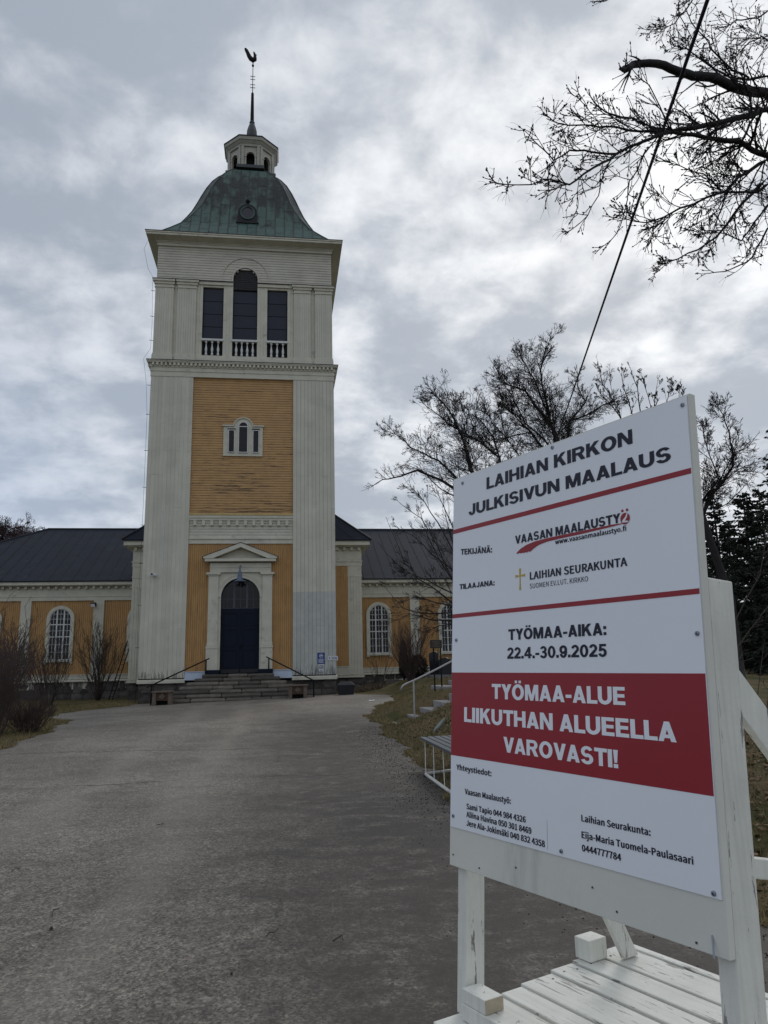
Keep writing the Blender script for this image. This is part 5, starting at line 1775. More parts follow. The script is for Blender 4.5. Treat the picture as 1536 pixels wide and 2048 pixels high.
# nails on the board and legs
for u, v, n_ in ((.012, -.09, -.002), (.148, -.105, -.002), (.32, -.07, -.002), (.70, -.10, -.002), (.93, -.11, -.002), (.62, -.06, -.002)):
    MB().tube([S3(u, v, n_ - .003), S3(u, v, n_)], .003, 6).build('nail', m_nail, sign)
MB().tube([S3(.972, -.083, -.004), S3(.983, -.125, .010)], .0022, 6).build('bent_nail', m_screw, sign)

# wooden deck carrying the sign
deck = thing('wooden_deck', tuple(D3(.6, -.4, 0)), 'low white plank platform with chipped paint under the big sign', 'platform')
pl_edges = [(.115, -.045), (-.055, -.178), (-.188, -.285), (-.297, -.450), (-.462, -.575), (-.587, -.698), (-.710, -.862)]
ends = [.02, .015, -.012, -.035, -.06, -.075, -.082]
rdk = random.Random(11)
for i, ((m0, m1), e0) in enumerate(zip(pl_edges, ends)):
    m0 -= .003; m1 += .003
    o = MB().obox(D3(e0, m1, DZ - .032 + rdk.uniform(-.002, .001)), SU * 1.95, SM * (m0 - m1), V3((0, 0, .032))).build('plank', m_deck, deck, bevel=.004)
    for uu in (.05, .62, 1.25):
        for mm in (m0 - .03, m1 + .03):
            if rdk.random() < .85:
                q_ = D3(e0 + uu + rdk.uniform(-.012, .012), mm + rdk.uniform(-.006, .006), DZ - .001)
                MB().tube([q_, q_ + V3((0, 0, .0018))], .0042, 6).build('nail', m_nail, o)
bm_ = MB().obox(D3(-.085, -.90, DZ - .05), SU * 2.05, SM * .034, V3((0, 0, .052)))
bm_.build('edge_board', m_deck, deck, bevel=.003)
for uu in (.03, .95, 1.75):
    MB().obox(D3(uu, -.86, DZ - .13), SU * .045, SM * .96, V3((0, 0, .095))).build('cross_beam', m_deck, deck)
for uu in (.02, 1.76):
    for mm in (-.84, .02):
        MB().obox(D3(uu, mm, -.02), SU * .07, SM * .07, V3((0, 0, DZ - .111))).build('leg', m_deck, deck)

# overhead cable
t = MB()
a_, b_2 = at(1415, 0, 3.0), at(1140, 800, 11.0)
d_ = (b_2 - a_) / 8.0
t.tube([a_ + d_ * s_ for s_ in (-6, -2, 0, 2, 4, 8, 14, 24)], .0115, 8)
o = t.build('overhead_cable', m_cable, smooth=True)
tag(o, 'black overhead cable slanting down in front of the bare branches', 'cable')

# ------------------------------------------------------------------ vegetation


class TW:
    """collects thin tapered tubes of bare wood"""
    def __init__(s, seed): s.mb = MB(); s.buds = MB(); s.hair = MB(); s.r = random.Random(seed)
    def rv(s):
        g = s.r.gauss
        return V3((g(0, 1), g(0, 1), g(0, 1))).normalized()
    def bud(s, p, d, k):
        # small spindle
        d = d.normalized(); o_ = d.orthogonal().normalized(); b2 = d.cross(o_)
        n0 = len(s.buds.v); L = k * s.r.uniform(2.0, 3.0)
        s.buds.v.append(tuple(p))
        m_ = p + d * L * .5
        for j in range(4):
            a = pi / 2 * j; s.buds.v.append(tuple(m_ + (o_ * cos(a) + b2 * sin(a)) * k * .55))
        s.buds.v.append(tuple(p + d * L))
        for j in range(4):
            j2 = (j + 1) % 4
            s.buds.f += [(n0, n0 + 1 + j2, n0 + 1 + j), (n0 + 5, n0 + 1 + j, n0 + 1 + j2)]
    def grow(s, p, d, L, r, lvl, P):
        R = s.r
        n = max(3, int(P.get('seg', 5) - (P['lv'] - lvl) * .5))
        pts = [p]; rad = [r]; q_ = p.copy(); dd = d.normalized()
        st = L / n
        for i in range(n):
            dd = (dd + s.rv() * P['wig'] + V3((0, 0, P['up'] * (1.0 if lvl else 1.4)))).normalized()
            q_ = q_ + dd * st * R.uniform(.8, 1.2)
            pts.append(q_.copy()); rad.append(max(P['rmin'], r * (1 - .62 * (i + 1) / n)))
        s.mb.tube(pts, rad, 4 if r > .012 else 3, cap=False)
        if lvl > 0:
            nc = P['nc'][lvl - 1]
            for _ in range(nc):
                u = R.uniform(.15, 1.0); i = min(n - 1, int(u * n)); f = u * n - i
                b0 = pts[i].lerp(pts[i + 1], f); ax = (pts[i + 1] - pts[i]).normalized()
                side_ = s.rv(); side_ = (side_ - ax * side_.dot(ax)).normalized()
                an = R.uniform(*P['ang'])
                nd = ax * cos(an) + side_ * sin(an)
                s.grow(b0, nd, L * R.uniform(*P['lr']) * (1.15 - .5 * u), max(P['rmin'], rad[i] * .6), lvl - 1, P)
        if P.get('bud') and lvl <= 1 and R.random() < P.get('bp', 1):
            s.bud(q_, dd, P['bud'] * R.uniform(.7, 1.3))
            for _ in range(P.get('sb', 1)):
                i = R.randint(1, n); side_ = s.rv()
                s.bud(pts[i], (dd + side_ * .9), P['bud'] * R.uniform(.4, .9))
            if P.get('hair') and R.random() < P['hp']:
                for _ in range(R.randint(1, P['hair'])):
                    h = [q_]; hd = (dd + s.rv() * .8).normalized(); hp_ = q_.copy()
                    for i in range(3):
                        hd = (hd + V3((0, 0, -.35)) + s.rv() * .2).normalized(); hp_ = hp_ + hd * R.uniform(.014, .03); h.append(hp_.copy())
                    s.hair.tube(h, .0007, 3, cap=False)
    def limb(s, pts, r0, r1, P, nsub, Lsub, lvl):
        """guide limb through given points with sub-branches all along it"""
        pts = [V3(p) for p in pts]
        # densify with jitter
        out = [pts[0]]
        for a, c in zip(pts, pts[1:]):
            m_ = a.lerp(c, .5) + s.rv() * (c - a).length * .035
            out += [m_, c]
        k = len(out)
        rad = [r0 + (r1 - r0) * (i / (k - 1)) ** .8 for i in range(k)]
        s.mb.tube(out, rad, 7 if r0 > .02 else 5, cap=True)
        R = s.r
        for i_ in range(nsub):
            u = R.uniform(.03, 1.0); f = u * (k - 1); i = min(k - 2, int(f)); f -= i
            b0 = out[i].lerp(out[i + 1], f); ax = (out[i + 1] - out[i]).normalized()
            sd_ = s.rv(); sd_ = (sd_ - ax * sd_.dot(ax)).normalized()
            an = R.uniform(*P['ang'])
            s.grow(b0, ax * cos(an) + sd_ * sin(an), Lsub * R.uniform(.5, 1.25) * (1.15 - .78 * u), max(P['rmin'] * 1.4, rad[i] * .5 if rad[i] < .02 else .010), lvl, P)
        ax = out[-1] - out[-2]
        s.grow(out[-1], ax, Lsub * .35, r1, min(lvl, 1), P)


def px_line(pts, Y0, Y1=None, seed=0, jy=.25):
    Y1 = Y0 if Y1 is None else Y1
    n = len(pts)
    def jit(x, y): return jy * sin(x * .37 + y * .23) * cos(y * .31 - x * .11)
    return [at(x, y, Y0 + (Y1 - Y0) * i / max(1, n - 1) + jit(x, y)) for i, (x, y) in enumerate(pts)]


# --- near maple whose boughs hang in from the right
tree = thing('maple_tree', (5.6, 4.6, G(5.6, 4.6)), 'near bare maple with budding boughs reaching in at the top right', 'tree')
tw = TW(21)
# trunk outside the frame
tk = MB()
tk.tube([(5.6, 4.6, G(5.6, 4.6) - .2), (5.55, 4.62, 1.2), (5.45, 4.7, 2.6), (5.5, 4.75, 4.0), (5.6, 4.8, 5.5), (5.5, 4.7, 8)], [.26, .21, .19, .17, .14, .08], 12)
tk.build('trunk', m_bark, tree, smooth=True)
z8 = lambda L: [(980 + x * .362, y * .362) for x, y in L]
PN = dict(lv=2, seg=5, wig=.15, up=.04, rmin=.0023, nc=(2, 3), ang=(.35, 1.0), lr=(.4, .72), bud=.0085, hair=3, hp=.4, sb=1, bp=.9)
PT = dict(PN); PT['nc'] = (2, 3)
J = V3((5.45, 4.7, 3.0))
hub = {'a': V3((5.5, 4.75, 3.6)), 'b': V3((5.5, 4.72, 2.9)), 'c': V3((5.5, 4.7, 2.4)), 'd': V3((5.52, 4.78, 4.8))}
limbs = [
    ('a', [(1536, 515), (1440, 505), (1320, 470), (1220, 425), (1120, 420), (1040, 395), (960, 360), (880, 348), (790, 356), (742, 382)], 4.4, 4.0, .036, .021, 14, .34, 1),
    ('a', [(1536, 600), (1440, 640), (1330, 660), (1200, 690), (1100, 710), (1000, 728)], 4.1, 3.8, .021, .013, 22, .42, 2),
    (None, [(1000, 728), (930, 745), (850, 780), (770, 810), (700, 850), (620, 900), (520, 960), (440, 1020), (370, 1000), (300, 990), (230, 1020), (90, 1020)], 3.8, 3.5, .0125, .0026, 26, .26, 2),
    (None, [(1000, 725), (880, 722), (780, 722), (700, 702), (600, 702), (520, 690), (430, 692), (370, 680), (325, 645)], 3.8, 3.6, .0095, .0026, 20, .26, 2),
    (None, [(860, 690), (780, 650), (720, 650), (640, 620), (590, 580), (560, 540)], 3.75, 3.6, .007, .0035, 12, .18, 1),
    (None, [(700, 850), (600, 845), (520, 830), (440, 830), (400, 860), (350, 885), (300, 830), (240, 775), (205, 775)], 3.7, 3.5, .0075, .0024, 14, .2, 1),
    ('b', [(1536, 860), (1450, 830), (1380, 780), (1260, 770), (1130, 745), (1000, 728)], 4.1, 3.8, .022, .010, 20, .42, 2),
    ('b', [(1536, 880), (1440, 940), (1370, 980), (1300, 1060), (1200, 1090), (1050, 1150), (960, 1200), (860, 1230), (750, 1210)], 4.2, 3.9, .015, .0026, 30, .36, 2),
    ('c', [(1536, 980), (1440, 1080), (1350, 1180), (1250, 1310), (1150, 1380), (1040, 1430), (960, 1460)], 4.3, 4.0, .014, .0026, 22, .26, 2),
    ('b', [(1536, 590), (1480, 620), (1430, 690), (1400, 760), (1370, 840), (1300, 940)], 4.3, 4.1, .011, .004, 16, .34, 2),
    ('a', [(1536, 420), (1430, 440), (1330, 430), (1240, 380), (1180, 340), (1100, 280), (1060, 250)], 4.5, 4.2, .012, .003, 20, .28, 2),
    (None, [(1430, 430), (1340, 390), (1260, 310), (1215, 265), (1210, 225), (1170, 190), (1110, 120), (1085, 60)], 4.3, 4.1, .0085, .003, 14, .26, 1),
    (None, [(690, 850), (640, 930), (610, 1020), (600, 1080), (540, 1190), (470, 1255)], 3.75, 3.6, .005, .0022, 10, .2, 1),
    (None, [(860, 830), (820, 930), (770, 1000), (760, 1100), (735, 1200), (700, 1290), (640, 1350)], 3.85, 3.7, .005, .0022, 12, .22, 1),
    (None, [(1000, 728), (960, 640), (940, 590), (880, 470), (800, 400)], 3.8, 3.7, .006, .0026, 9, .22, 1),
    ('c', [(1560, 1220), (1500, 1330), (1450, 1420), (1390, 1460), (1300, 1500), (1210, 1510)], 4.4, 4.2, .009, .0026, 8, .22, 1),
    ('c', [(1560, 1000), (1480, 1060), (1400, 1060), (1280, 1060), (1180, 960), (1100, 940), (1000, 900)], 4.2, 4.0, .011, .0026, 20, .34, 2),
    ('d', [(1560, 40), (1480, 100), (1400, 110), (1360, 110), (1330, 140), (1300, 120)], 4.8, 4.6, .008, .003, 14, .3, 1),
    ('d', [(1560, -60), (1400, -80), (1250, -60), (1130, -20), (1080, 60), (1020, 130), (960, 160), (900, 165)], 4.7, 4.5, .009, .0024, 26, .26, 2),
    ('d', [(1560, 240), (1500, 200), (1440, 230), (1370, 300), (1330, 340)], 4.6, 4.4, .008, .0026, 16, .28, 2),
    (None, [(1080, -60), (1040, 20), (1050, 90), (1110, 200), (1150, 260)], 4.6, 4.4, .005, .0024, 8, .2, 1),
    (None, [(760, -60), (690, -25), (640, 5), (600, 8)], 4.8, 4.7, .005, .0022, 5, .14, 1),
    (None, [(1300, 1060), (1280, 1150), (1240, 1260), (1180, 1360), (1130, 1420)], 4.1, 4.0, .006, .0024, 10, .2, 1),
    ('c', [(1560, 1100), (1500, 1180), (1420, 1290), (1390, 1330), (1300, 1290), (1190, 1290)], 4.3, 4.1, .009, .0026, 16, .3, 2),
]
for i, (h, pl, Y0, Y1, r0, r1, ns, Ls, lv) in enumerate(limbs):
    pts = px_line(z8(pl), Y0, Y1, seed=i, jy=.05)
    if h:
        j = hub[h]
        first = pts[0]
        pts = [j, j.lerp(first, .5) + V3((0, 0, .15))] + pts
        ns = int(ns * 1.1)
    tw.limb(pts, r0 * (1.25 if h else 1), r1 * 1.1, PN if lv == 2 else PT, int(ns * (1.25 if h else .9)), Ls * 1.0, lv)
tw.mb.build('branches', m_bark, tree, smooth=True)
tw.buds.build('buds', m_bud, tree)
tw.hair.build('flower_stalks', m_bud, tree)

# --- middle distance bare trees behind the sign
z7 = lambda L: [(700 + x * .2604, 640 + y * .2604) for x, y in L]
zB = lambda L: [(980 + x * .2734, 640 + y * .2734) for x, y in L]
zC = lambda L: [(1380 + x * .3125, 760 + y * .3125) for x, y in L]
PM = dict(lv=3, seg=5, wig=.24, up=.05, rmin=.0036, nc=(2, 3, 5), ang=(.35, .95), lr=(.42, .7), bud=.009, sb=0, bp=.3)


def guided_tree(name, label, base, limbs_, Y, seed, r0, P, trunk_pts, trunk_r, mat=m_bark2, jy=.3, njoin=2):
    t_ = thing(name, base, label, 'tree', 'bare trees behind the big sign')
    MB().tube(trunk_pts, trunk_r, 9).build('trunk', mat, t_, smooth=True)
    w_ = TW(seed)
    for i, (pl, ra, rb_, ns, Ls, lv) in enumerate(limbs_):
        pts = px_line(pl, Y, Y, seed=seed + i, jy=jy)
        top = V3(trunk_pts[-1])
        if (pts[0] - top).length < 2.4 and i < njoin: pts = [top - V3((0, 0, .05))] + (pts[1:] if (pts[0] - top).length < .5 else pts)
        w_.limb(pts, ra * .75, rb_ * .7, P, int(ns * 1.5), Ls * 1.05, lv)
    w_.mb.build('branches', mat, t_, smooth=True)
    w_.buds.build('buds', m_bud, t_)
    return t_


YA = 16.5
ja = at(1012, 1075, YA)
guided_tree('bare_tree', 'spreading bare tree whose long low limb points left towards the tower', (ja.x + .15, YA, G(ja.x, YA)), [
    (z7([(1200, 1670), (1080, 1350), (925, 1150), (900, 1050), (850, 870), (800, 760), (700, 620), (640, 570)]), .085, .012, 34, .95, 3),
    (z7([(1200, 1670), (960, 1400), (830, 1310), (700, 1230), (520, 1155), (440, 1180), (340, 1210), (250, 1225), (165, 1280)]), .07, .010, 16, .55, 2),
    (z7([(1080, 1350), (830, 1230), (680, 1080), (560, 1020), (460, 980), (400, 900), (280, 850)]), .05, .010, 26, .75, 3),
    (z7([(1080, 1350), (1150, 1060), (1010, 940), (900, 880), (760, 800), (640, 700), (560, 640)]), .05, .010, 26, .8, 3),
    (z7([(1150, 1060), (1100, 900), (1010, 780), (960, 730), (1000, 560)]), .04, .010, 20, .7, 3),
    (z7([(940, 1150), (880, 960), (900, 780), (840, 620)]), .035, .010, 18, .7, 3),
    (z7([(1200, 1350), (1300, 1050), (1200, 900), (1140, 650)]), .04, .010, 18, .7, 3),
    (z7([(1100, 1500), (900, 1420), (700, 1300), (560, 1160), (430, 1110), (390, 1125)]), .03, .008, 14, .5, 2),
], YA, 31, .1, PM, [(ja.x + .2, YA, G(ja.x, YA) - .2), (ja.x + .1, YA, 2.2), ja], [.19, .16, .11], njoin=9)

YB = 17.5
jb = at(1125, 960, YB)
guided_tree('bare_tree', 'tallest bare tree rising behind the middle of the big sign', (jb.x + .2, YB, G(jb.x, YB)), [
    (zB([(540, 1120), (490, 870), (440, 760), (340, 640), (260, 520), (120, 470), (30, 330)]), .10, .012, 38, .95, 3),
    (zB([(490, 870), (430, 700), (400, 560), (370, 360), (400, 240), (445, 120)]), .07, .012, 34, .85, 3),
    (zB([(430, 700), (330, 440), (270, 340), (200, 200)]), .045, .010, 28, .8, 3),
    (zB([(560, 1000), (580, 740), (700, 600), (640, 480), (640, 380)]), .06, .010, 24, .7, 3),
    (zB([(580, 740), (740, 680), (900, 590), (830, 480), (790, 330)]), .045, .010, 22, .65, 3),
    (zB([(540, 1120), (300, 820), (180, 700), (60, 600)]), .05, .010, 28, .75, 3),
    (zB([(540, 1120), (420, 900), (260, 760), (140, 520), (60, 420)]), .045, .010, 22, .75, 3),
    (zB([(300, 820), (120, 860), (20, 760), (-40, 620)]), .04, .010, 22, .75, 3),
], YB, 47, .1, PM, [(jb.x + .3, YB, G(jb.x, YB) - .2), (jb.x + .2, YB, 3), jb], [.22, .18, .13], njoin=9)

PS = dict(lv=2, seg=5, wig=.10, up=.05, rmin=.0042, nc=(2, 3), ang=(.3, .7), lr=(.3, .55), bud=.018, sb=3, bp=.8)
YE = 16.0
je = at(1270, 1000, YE)
guided_tree('bare_tree', 'bare tree with straight upright shoots above the right half of the sign', (je.x, YE, G(je.x, YE)), [
    (zB([(1100, 1250), (960, 720), (860, 590), (800, 520)]), .03, .006, 10, .5, 2),
    (zB([(1100, 1250), (1040, 690), (980, 500), (960, 380)]), .03, .006, 10, .5, 2),
    (zB([(1100, 1250), (1100, 670), (1080, 500), (1030, 360)]), .03, .008, 8, .4, 1),
    (zB([(1100, 1250), (1200, 640), (1225, 460)]), .03, .006, 8, .45, 2),
    (zB([(1100, 1250), (1180, 650), (1130, 480), (1110, 400)]), .02, .005, 8, .4, 2),
    (zB([(1150, 1250), (1290, 610), (1330, 470)]), .025, .005, 10, .4, 2),
    (zB([(1150, 1250), (1380, 590), (1390, 480)]), .025, .005, 8, .35, 2),
    (zB([(1000, 1150), (960, 720), (900, 560), (880, 430)]), .02, .006, 8, .4, 1),
], YE, 61, .1, PS, [(je.x, YE, G(je.x, YE) - .2), (je.x, YE, 3.2), je], [.12, .1, .05], njoin=9)

YC_ = 14.0
pc = hitg(1488, 1440)
guided_tree('bare_tree', 'bare forked tree to the right of the big sign before the spruces', (pc.x, pc.y, G(pc.x, pc.y)), [
    (zC([(80, 870), (120, 750), (220, 640), (270, 560), (275, 470), (250, 330), (210, 220), (170, 160)]), .055, .009, 34, .6, 3),
    (zC([(60, 1000), (80, 770), (180, 640), (150, 540), (100, 400), (80, 300)]), .04, .008, 26, .55, 3),
    (zC([(275, 470), (370, 430), (430, 350)]), .02, .008, 12, .4, 2),
    (zC([(80, 870), (240, 790), (330, 700), (400, 620)]), .02, .006, 14, .5, 2),
    (zC([(60, 1000), (-40, 760), (-60, 560)]), .03, .008, 16, .5, 3),
    (zC([(220, 640), (330, 560), (400, 560)]), .015, .006, 10, .4, 2),
], YC_, 73, .1, PM, [(pc.x, pc.y, G(pc.x, pc.y) - .2), at(1478, 1330, YC_), at(1462, 1200, YC_), at(1420, 1080, YC_), at(1405, 1030, YC_)], [.11, .095, .085, .075, .06], m_bark, jy=.2, njoin=5)
# low young twigs in front of the spruces
PL = dict(lv=2, seg=5, wig=.12, up=.03, rmin=.0035, nc=(2, 3), ang=(.4, .9), lr=(.35, .6))
sb = thing('young_sapling', (6.3, 9.2, G(6.3, 9.2)), 'thin bare sapling on the bank right of the sign post', 'sapling')
w_ = TW(5)
for i, pl in enumerate(([(1530, 1640), (1510, 1480), (1526, 1300)], [(1510, 1480), (1470, 1330), (1430, 1240)], [(1520, 1560), (1536, 1400), (1560, 1250)], [(1400, 1300), (1460, 1265), (1520, 1150), (1536, 1060)], [(1440, 1340), (1500, 1260), (1560, 1180)])):
    w_.limb(px_line(pl, 9.0, 9.0, seed=i, jy=.1), .011, .004, PL, 5, .35, 1)
w_.limb([(6.3, 9.2, G(6.3, 9.2) - .1), at(1530, 1640, 9.0)], .016, .012, PL, 0, .1, 0)
w_.mb.build('stems', m_twigbrown, sb, smooth=True)

# --- lilac-like shrub left of the sign, in front of the right wing
zD = lambda L: [(740 + x / 4.094, 900 + y / 4.094) for x, y in L]
PD = dict(lv=3, seg=5, wig=.13, up=.035, rmin=.0045, nc=(2, 3, 4), ang=(.3, .8), lr=(.42, .68), bud=.015, sb=0, bp=.15)
YD_ = 22.0
dd0 = at(958, 1330, YD_)
t_ = thing('lilac_bush', (dd0.x, YD_, G(dd0.x, YD_)), 'tall twiggy bush arching left in front of the right wing roof', 'bush')
w_ = TW(88)
for i, pl in enumerate((
        [(900, 1760), (685, 1260), (560, 1160), (400, 1060), (280, 920), (230, 780), (150, 600)],
        [(900, 1760), (690, 1180), (480, 1070), (330, 1010), (120, 830)],
        [(900, 1760), (700, 1100), (560, 800), (420, 560), (250, 440)],
        [(900, 1760), (720, 900), (560, 600), (450, 430), (330, 300)],
        [(900, 1760), (690, 1330), (480, 1340), (280, 1300), (130, 1130)],
        [(900, 1760), (690, 1400), (500, 1390), (330, 1340), (200, 1400)],
        [(900, 1760), (740, 800), (620, 500), (530, 280)],
        [(900, 1760), (760, 1000), (660, 700), (600, 420)],
        [(900, 1760), (690, 1280), (540, 1250), (380, 1200), (240, 1260)],
        [(900, 1760), (700, 1000), (500, 850), (350, 700), (230, 640)],
        [(900, 1760), (700, 1420), (560, 1440), (470, 1480)],
        [(900, 1760), (780, 900), (700, 600), (690, 300)],
        [(900, 1760), (720, 1150), (600, 950), (470, 700), (400, 480)])):
    w_.limb(px_line(zD(pl), YD_, YD_ + random.uniform(-1, 1), seed=200 + i, jy=.25), .034, .007, PD, 15, .8, 2 if i > 4 else 3)
w_.mb.build('stems', m_bark2, t_, smooth=True)
w_.buds.build('buds', m_bud, t_)


def shrub(name, label, x, y, h, n, spread, mat, seed, lvl=2, r=.014, P=None, group='bare shrubs by the church', lean=(0, 0), nc=(3, 4)):
    P = P or dict(lv=lvl, seg=5, wig=.10, up=.07, rmin=.0045, nc=nc, ang=(.2, .65), lr=(.35, .6))
    z = G(x, y)
    t_ = thing(name, (x, y, z), label, 'shrub', group)
    w_ = TW(seed)
    for i in range(n):
        a = w_.r.uniform(0, 2 * pi); q_ = w_.r.uniform(.1, 1) * spread
        b0 = V3((x + .18 * cos(a) * spread * w_.r.random(), y + .18 * sin(a) * spread, z - .08))
        w_.grow(b0, V3((cos(a) * q_ + lean[0], sin(a) * q_ + lean[1], 1)), h * w_.r.uniform(.6, 1.0), r * w_.r.uniform(.6, 1.1), lvl, P)
    w_.mb.build('stems', mat, t_, smooth=True)
    return t_


shrub('bare_shrub', 'tall dense reddish shrub at the left photo edge', -6.3, 18.2, 2.2, 55, .65, m_twigred, 1, nc=(3, 4), r=.010)
shrub('bare_shrub', 'dark reddish shrub behind the left edge one, rising against the wing', -7.3, 20.5, 2.7, 50, .65, m_twigred, 12, nc=(3, 4), r=.011)
shrub('bare_shrub', 'low rounded reddish shrub beside the asphalt corner on the left', -6.0, 19.5, .95, 95, 1.1, m_twigred, 2, nc=(2, 3), r=.006)
shrub('bare_shrub', 'slender brown shrub before the left wing window', -9.75, 34.0, 3.1, 26, .75, m_twigbrown, 3, 3, r=.020, nc=(2, 3, 4))
shrub('bare_shrub', 'fan shaped shrub beside the black ladder', -8.9, 39.0, 3.6, 28, .55, m_twigbrown, 4, 3, r=.024, nc=(2, 3, 4))
shrub('bare_shrub', 'greyish twiggy shrub before the leftmost wing pilaster', -9.4, 27.5, 2.9, 32, .6, m_twigbrown, 6, 3, r=.022, nc=(2, 3, 4))
shrub('bare_shrub', 'brown fan of twigs in front of the right wing pilaster', 5.35, 31.1, 2.5, 55, .55, m_twigred, 7, 2, r=.014, nc=(3, 4))
shrub('bare_shrub', 'sparse low stems left of the dark column conifer', 4.3, 33.2, 2.1, 9, .6, m_twigbrown, 8, 2, r=.014, nc=(2, 3))


def leafy(name, label, x, y, h, w2, mat, seed, n, cat, shape='col', leaf=.05):
    z = G(x, y)
    t_ = thing(name, (x, y, z), label, cat)
    rr = np.random.default_rng(seed)
    MB().tube([(x, y, z - .1), (x, y, z + h * .8)], [.05, .02], 6).build('trunk', m_bark2, t_)
    vs = []; fs = []
    for i in range(n):
        u = rr.uniform(.02, 1); a = rr.uniform(0, 2 * pi)
        prof = (min(1, u * 6) * (1 - u ** 2.2) ** .5) if shape == 'col' else sqrt(max(0, 1 - (2 * u - 1) ** 2))
        rr_ = w2 * prof * rr.uniform(.55, 1.05) * (1 + .15 * sin(5 * a + u * 9))
        c = V3((x + rr_ * cos(a), y + rr_ * sin(a), z + u * h))
        d1_ = V3(rr.normal(size=3)).normalized() * leaf * rr.uniform(.6, 1.5); d2_ = V3((rr.normal() * .4, rr.normal() * .4, 1)).normalized() * leaf * 1.6
        k = len(vs); vs += [c - d1_ * .5, c + d1_ * .5, c + d2_]; fs.append((k, k + 1, k + 2))
    m_ = MB(); m_.v = [tuple(v_) for v_ in vs]; m_.f = fs
    m_.build('foliage', mat, t_)
    return t_


leafy('column_conifer', 'dark narrow conifer in front of the right wing', 5.2, 31.9, 1.6, .22, m_thuja, 3, 2600, 'conifer')
leafy('round_bush', 'dark rounded evergreen bush beside the narrow conifer', 5.8, 31.8, .95, .42, m_thuja, 4, 2400, 'bush', 'ball')


def dead_clump(x, y, sx, sy, n, hgt, mat, name, label, seed):
    rr = np.random.default_rng(seed); m_ = MB()
    for i in range(n):
        a, b1 = rr.normal(0, sx), rr.normal(0, sy); xx, yy = x + a, y + b1; zz = G(xx, yy)
        d = V3((rr.normal() * .9, rr.normal() * .5, .7)).normalized() * hgt * rr.uniform(.5, 1.3); s_ = V3((rr.normal(), rr.normal(), 0)).normalized() * .012
        k = len(m_.v); p_ = V3((xx, yy, zz - .01)); m_.v += [tuple(p_ - s_), tuple(p_ + s_), tuple(p_ + d)]; m_.f.append((k, k + 1, k + 2))
    o = m_.build(name, mat); tag(o, label, 'dead grass', kind='stuff')


m_straw = M('dry_straw', (.16, .125, .08), .9, .35, 6)
dead_clump(3.9, 34.6, .55, .3, 1500, .35, m_straw, 'dead_grass_clump', 'bed of dry pale stalks behind the grit bin', 5)

# --- spruces on the right


def make_spruce(name, label, x, y, h, rad, seed, group='dark spruces at the right edge', dens=1.0):
    z = G(x, y)
    t_ = thing(name, (x, y, z), label, 'spruce', group)
    rr = random.Random(seed)
    MB().tube([(x, y, z - .3), (x, y, z + h * .5), (x, y, z + h)], [h * .014 + .05, h * .009 + .02, .015], 8).build('trunk', m_bark2, t_, smooth=True)
    br = MB(); nd_ = MB()
    zz = h * .04
    while zz < h * .985:
        u = zz / h
        nb = rr.randint(4, 6)
        for k in range(nb):
            a = rr.uniform(0, 2 * pi)
            L = rad * ((1 - u) ** .75) * rr.uniform(.55, 1.15) + .15
            droop = -.25 + .55 * u
            n = 5
            p_ = V3((x, y, z + zz)); d = V3((cos(a), sin(a), droop + rr.uniform(-.15, .35))).normalized(); pts = [p_.copy()]
            for i in range(n):
                d = (d + V3((rr.gauss(0, .06), rr.gauss(0, .06), -.05 + .07 * i / n))).normalized(); p_ = p_ + d * L / n; pts.append(p_.copy())
            br.tube(pts, [.022 * (1 - u * .5)] + [.012] * (n - 1) + [.004], 3, cap=False)
            m_ = int((12 + 22 * L) * dens)
            for j in range(m_):
                f = rr.uniform(.12, 1) * n; i = min(n - 1, int(f)); c = pts[i].lerp(pts[i + 1], f - i)
                ax = (pts[i + 1] - pts[i]).normalized(); sd_ = ax.cross(V3((0, 0, 1))) * rr.choice((-1, 1))
                tl = rr.uniform(.12, .34) * (.5 + .6 * (1 - u))
                dd = (ax * .7 + sd_ * rr.uniform(.2, 1) + V3((0, 0, rr.uniform(-1.1, .25)))).normalized()
                wv = V3((rr.gauss(0, 1), rr.gauss(0, 1), rr.gauss(0, 1))).cross(dd).normalized() * rr.uniform(.02, .05)
                k0 = len(nd_.v); e = c + dd * tl
                nd_.v += [tuple(c - wv * .5), tuple(c + dd * tl * .5 + wv), tuple(e), tuple(c + dd * tl * .5 - wv)]
                nd_.f.append((k0, k0 + 1, k0 + 2, k0 + 3))
        zz += h * rr.uniform(.008, .018) + .03
    br.build('branches', m_bark2, t_)
    nd_.build('foliage', m_needle, t_)
    return t_


for i, (px, py, Y, rad, lab) in enumerate((
        (1556, 835, 23, 1.9, 'tallest dark spruce cut off by the right photo edge'),
        (1484, 985, 27, 1.7, 'middle dark spruce right of the forked bare tree'),
        (1424, 990, 31, 1.9, 'dark spruce just behind the forked bare tree'),
        (1452, 1045, 36, 2.0, 'shorter dark spruce between the two taller ones'),
        (1516, 975, 34, 2.2, 'dark spruce filling the gap before the right edge'))):
    p = at(px, py, Y)
    gz = G(p.x, Y)
    make_spruce('spruce_tree', lab, p.x, Y, p.z - gz, rad, 300 + i, dens=1.25)

